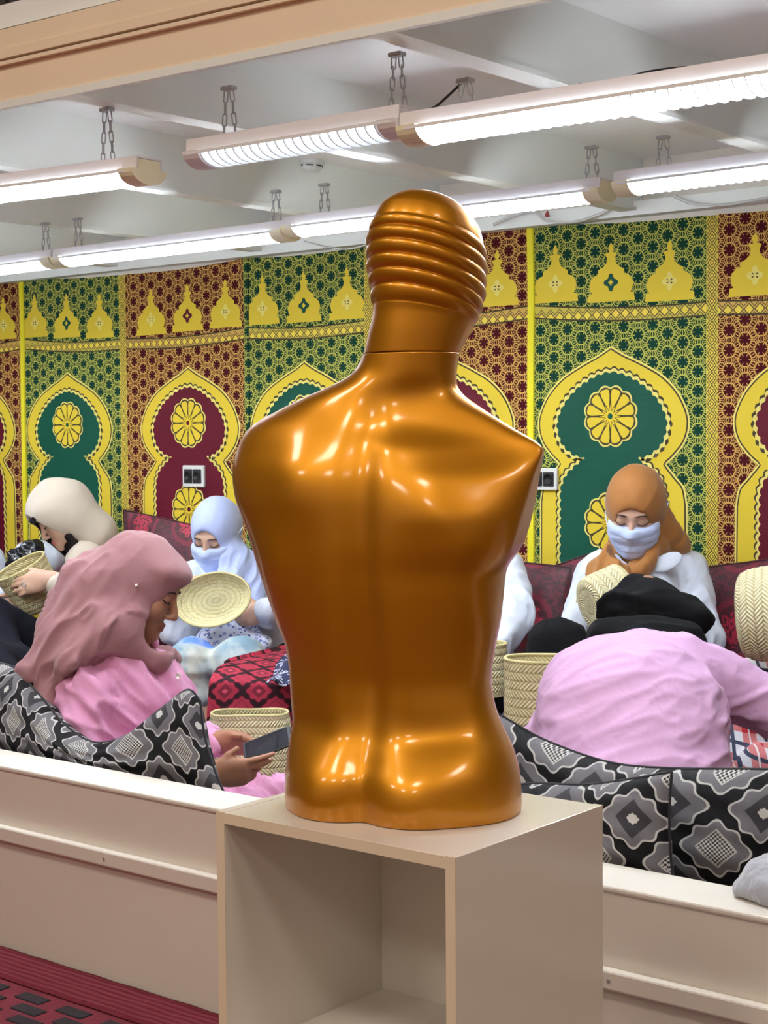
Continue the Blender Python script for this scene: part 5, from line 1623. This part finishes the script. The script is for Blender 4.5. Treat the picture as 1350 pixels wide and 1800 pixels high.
J = dict(pel=W(1480, 1360, 4.4), chest=W(1475, 1150, 4.42), neck=W(1475, 1035, 4.45), shR=W(1440, 1080, 4.35), elR=W(1455, 1180, 4.2), wrR=W(1418, 1062, 4.06),
         shL=W(1530, 1080, 4.5), elL=W(1520, 1200, 4.3), wrL=W(1450, 1160, 4.1))
hA = hand(J['wrR'], -VR * .9 + VZ * .38, VF * .9 - VZ * .3, -1, ((.1, .15, .1),) * 4, sc=.9); hB = hand(J['wrL'], -VR, VZ, 1, (.3, .3, .3))
LG = [([J['pel'] - VR * .05, W(1322, 1212, 4.20), W(1300, 1330, 4.10)], (.085, .062, .045)), ([J['pel'] - VR * .02 - VF * .1, W(1350, 1368, 3.98), W(1420, 1400, 4.05)], (.085, .062, .045))]
white_coat_woman('woman in red and white plaid trousers cut off by the right edge', hd8, J, 4.4, [hd8.e((0, -.015, .018), (.09, .115, .112)), hd8.c((0, 0, -.1), (0, -.01, -.18), .08, .09)], M['blackc'],
                 [hd8.e((0, .135, -.03), (.06, .085, .085))], h=.007, mask=False, seed=91, legs=LG,
                 trousers=[('trousers', 'plaid', [(LG[0][0], (.10, .080, .075)), (LG[1][0], (.10, .080, .06))])], fingers_h=(hA, hB))

# ------------------------------------------------------------------ straw work
tray = basket('shallow oval straw tray held up by the lavender-scarfed woman', W(381, 1056, 5.52), -VF * .93 + VZ * .20 - VR * .25, VR * .97 + VZ * .14,
       [(0, .02), (.002, .35), (.004, .62), (.018, .84), (.040, 1.0)], (.140, .094), M['straw'])
basket('round straw basket held by the woman in the beige hoodie', W(78, 1066, 6.08), -VR * .42 + VZ * .85 - VF * .28, VR + VZ * .5,
       [(0, .02), (.0, .55), (.01, .8), (.05, .96), (.11, 1.0), (.185, 1.06)], (.098, .085), M['straw3'])
basket('wide straw basket behind the phone', W(440, 1335, 4.72) * A([1, 1, 0]) + A([0, 0, .003]), VZ, VR, [(0, .02), (.0, .7), (.01, .88), (.10, .98), (.25, 1.02), (.36, 1.0), (.430, .92)], (.120, .078), M['straw2'], wob=.05)
basket('tall straw basket left of the bent pink back', W(962, 1300, 4.02), VZ * .98 + VR * .02, VR, [(0, .02), (.0, .8), (.01, .95), (.06, 1.0), (.14, 1.0), (.205, 1.02)], (.108, .085), M['straw3'], wob=.02)
basket('straw basket just showing behind the mannequin waist', W(846, 1222, 4.45), VZ, VR, [(0, .02), (.0, .8), (.01, .95), (.06, 1.0), (.11, 1.0), (.145, 1.0)], (.072, .07), M['straw2'])
basket('straw basket with spiral base in the lap of the caramel-scarfed woman', W(1036, 1066, 4.42), VR * .80 + VF * .52 + VZ * .22, VZ * .9 - VR * .5,
       [(0, .02), (.0, .6), (.004, .92), (.02, 1.02), (.06, 1.06), (.125, 1.10)], (.078, .056), M['straw2'])
basket('big ribbed straw basket at the right edge', W(1297, 1082, 4.06), VR * .93 - VF * .32 + VZ * .08, VZ, [(0, .02), (-.002, .4), (.004, .75), (.022, .93), (.07, 1.02), (.18, 1.06)], (.118, .10), M['straw2'])

# ------------------------------------------------------------------ small things
# navy bandana on the pouf
n = 30; G = np.zeros((n, n, 3)); U = np.zeros((n, n, 2))
o_, e1, e2 = np.array(pf(466, 1222, .475)), np.array(pf(530, 1212, .475)), np.array(pf(505, 1158, .51))
for i in range(n):
    for j in range(n):
        s, t = i / (n - 1), j / (n - 1)
        p = o_ + (e1 - o_) * s + (e2 - o_) * t
        p = p + np.array([0, 0, .034 + .014 * math.sin(9 * s + 4 * t) * math.sin(7 * t + 2)]) + (e1 - o_) * .06 * math.sin(9 * t)
        G[i, j] = p; U[i, j] = (s * .2, t * .2)
bo = grid_obj('bandana', G, U, M['navy'])
sm = bo.modifiers.new('thickness', 'SOLIDIFY'); sm.thickness = 0.006
tag(bo, 'crumpled navy printed bandana lying on the red pouf', 'bandana')
# grey throw on the parapet
tp = [cap(atZ(1300, 1560, .478), atZ(1420, 1560, .50), .014, .035), cap(atZ(1345, 1535, .50), atZ(1440, 1510, .53), .03, .05), cap(atZ(1330, 1568, .476), atZ(1440, 1590, .49), .012, .025), ell(atZ(1385, 1555, .485), (.07, .05, .035))]
v = Vol(tp, .005); v.add(tp, .03); V, Q = v.mesh(2); V = folds(V, Q, .006, 22, 8)
M['fur'] = cloth('grey_plush', (170, 172, 182), 0.95, 350, 0.5, (30, 30, 30), sheen=0.8)
thr = thing('plush_throw', atZ(1385, 1560, .463), 'soft grey plush throw lying on the parapet at the right edge', 'throw'); V[:, 2] = np.maximum(V[:, 2], .4635); vmesh('fabric', V, Q, M['fur'], thr)
# white pillow and black bag at the left
pp = [ell(W(66, 985, 6.80), (.10, .06, .085), frame(VR, VZ)), cap(W(50, 978, 6.80), W(95, 985, 6.80), .055, .055)]
v = Vol(pp, .008); v.add(pp, .04); V, Q = v.mesh(2); V = folds(V, Q, .006, 12, 5)
r = thing('white_pillow', W(62, 1030, 6.75), 'plain white pillow behind the straw basket at the left', 'pillow'); vmesh('cover', V, Q, M['coat'], r)
pp = [cap(W(32, 985, 6.5), W(58, 972, 6.5), .045, .035), cap(W(58, 968, 6.5), W(44, 995, 6.48), .035, .04)]
v = Vol(pp, .006); v.add(pp, .03); V, Q = v.mesh(1); V = folds(V, Q, .02, 26, 9)
M['bag'] = plain('black_plastic_film', (30, 31, 38), 0.25, 0.1, 30)
r = thing('plastic_bag', W(44, 1000, 6.5), 'crumpled black plastic bag behind the straw basket', 'bag'); vmesh('film', V, Q, M['bag'], r)

# sockets
def socket(px_, py_, label, w=.122, hgt=.088):
    c = atY(px_, py_, Y_WALL - .006)
    r = thing('wall_socket', (c[0], Y_WALL - .008, c[2] - hgt / 2), label, 'socket', 'twin wall sockets')
    MB().box((c[0], Y_WALL - .012, c[2]), (w, .014, hgt), bev=.004).build('frame', M['plastic_white'], r)
    for s in (-1, 1):
        o = MB().box((c[0] + s * .0255 * w / .122, Y_WALL - .0205, c[2]), (w * .38, .006, hgt * .66), bev=.003).build('insert', M['plastic_black'], r)
        cc = np.array((c[0] + s * .0255 * w / .122, Y_WALL - .0238, c[2]))
        rg_ = [[(cc[0] + q * math.cos(t), cc[1] + d, cc[2] + q * math.sin(t)) for t in np.linspace(0, 6.283, 21)[:-1]] for q, d in ((.020, 0), (.019, -.003), (.017, -.003), (.015, 0.002))]
        MB().loft(rg_).build('outlet', M['dark'], o, True)
    return r
socket(343, 837, 'black twin wall socket in a white frame on the crimson niche')
socket(958, 842, 'dark wall socket beside the mannequin right shoulder', .11, .075)
# smoke detector
c = atZ(543, 283, Z_CEIL)
r = thing('smoke_detector', (c[0], c[1], Z_CEIL - .03), 'round white smoke detector on the ceiling', 'detector')
cir = lambda q, z: [(c[0] + q * math.cos(t), c[1] + q * math.sin(t), z) for t in np.linspace(0, 6.283, 33)[:-1]]
MB().loft([cir(.050, Z_CEIL - .0005), cir(.050, Z_CEIL - .012), cir(.046, Z_CEIL - .014)]).build('base', M['plastic_white'], r)
MB().loft([cir(.043, Z_CEIL - .014), cir(.043, Z_CEIL - .024), cir(.034, Z_CEIL - .033), cir(.012, Z_CEIL - .036)]).build('cover', M['plastic_white'], r, True)
for k in range(8):
    a = k * math.pi / 4
    MB().box((c[0] + .0425 * math.cos(a), c[1] + .0425 * math.sin(a), Z_CEIL - .019), (.003, .022, .004), frame((math.cos(a), math.sin(a), 0), VZ)).build('vent_slot', M['dark'], r)
# cables
def cable(label, pts, rr, mat):
    P = crspline(pts, 60); o = MB().tube(P, rr, 6).build('cable', mat, None, True); return tag(o, label, 'cable')
Yc = 4.46
cable('white cable looping under the ceiling right of the mannequin head', [atY(868, 395, Yc), atY(905, 378, Yc), atY(940, 374, Yc), atY(962, 388, Yc), atY(1010, 390, Yc), atY(1050, 378, Yc), atY(1075, 366, Yc)], .005, M['cable_white'])
cable('white cable sagging along the wall top at the right edge', [atY(1185, 345, Yc), atY(1215, 357, Yc), atY(1270, 360, Yc), atY(1350, 348, Yc), atY(1400, 340, Yc)], .005, M['cable_white'])
cable('thin cable behind the far lamps left of the mannequin head', [atY(535, 424, 4.475), atY(570, 433, 4.48), atY(610, 438, 4.48), atY(655, 428, 4.475)], .003, M['cable_white'])
cable('black wire on top of the brightest front lamp', [atY(738, 196, 2.36), atY(760, 190, 2.37), atY(775, 180, 2.37), atY(818, 140, 2.37)], .0025, M['cable_black'])
cable('black wire curving above the front lamp at the upper right', [atY(1085, 144, 2.38), atY(1130, 128, 2.39), atY(1190, 119, 2.39), atY(1250, 117, 2.38)], .002, M['cable_black'])

# small red markers
for px_, py_, Y_, lab in ((1019, 157, 2.345, 'tiny red peg on top of the longest front lamp'), (962, 376, 4.47, 'small red tape mark where the white cable meets the wall top')):
    q = atY(px_, py_, Y_)
    o = MB().loft([[(q[0] + sx, q[1] + sy, q[2] + z) for sx, sy in ((-w_, -w_), (w_, -w_), (w_, w_), (-w_, w_))] for z, w_ in ((-.010, .006), (-.002, .005), (.010, .0015))]).build('red_marker', M['red_tape'])
    tag(o, lab, 'marker')
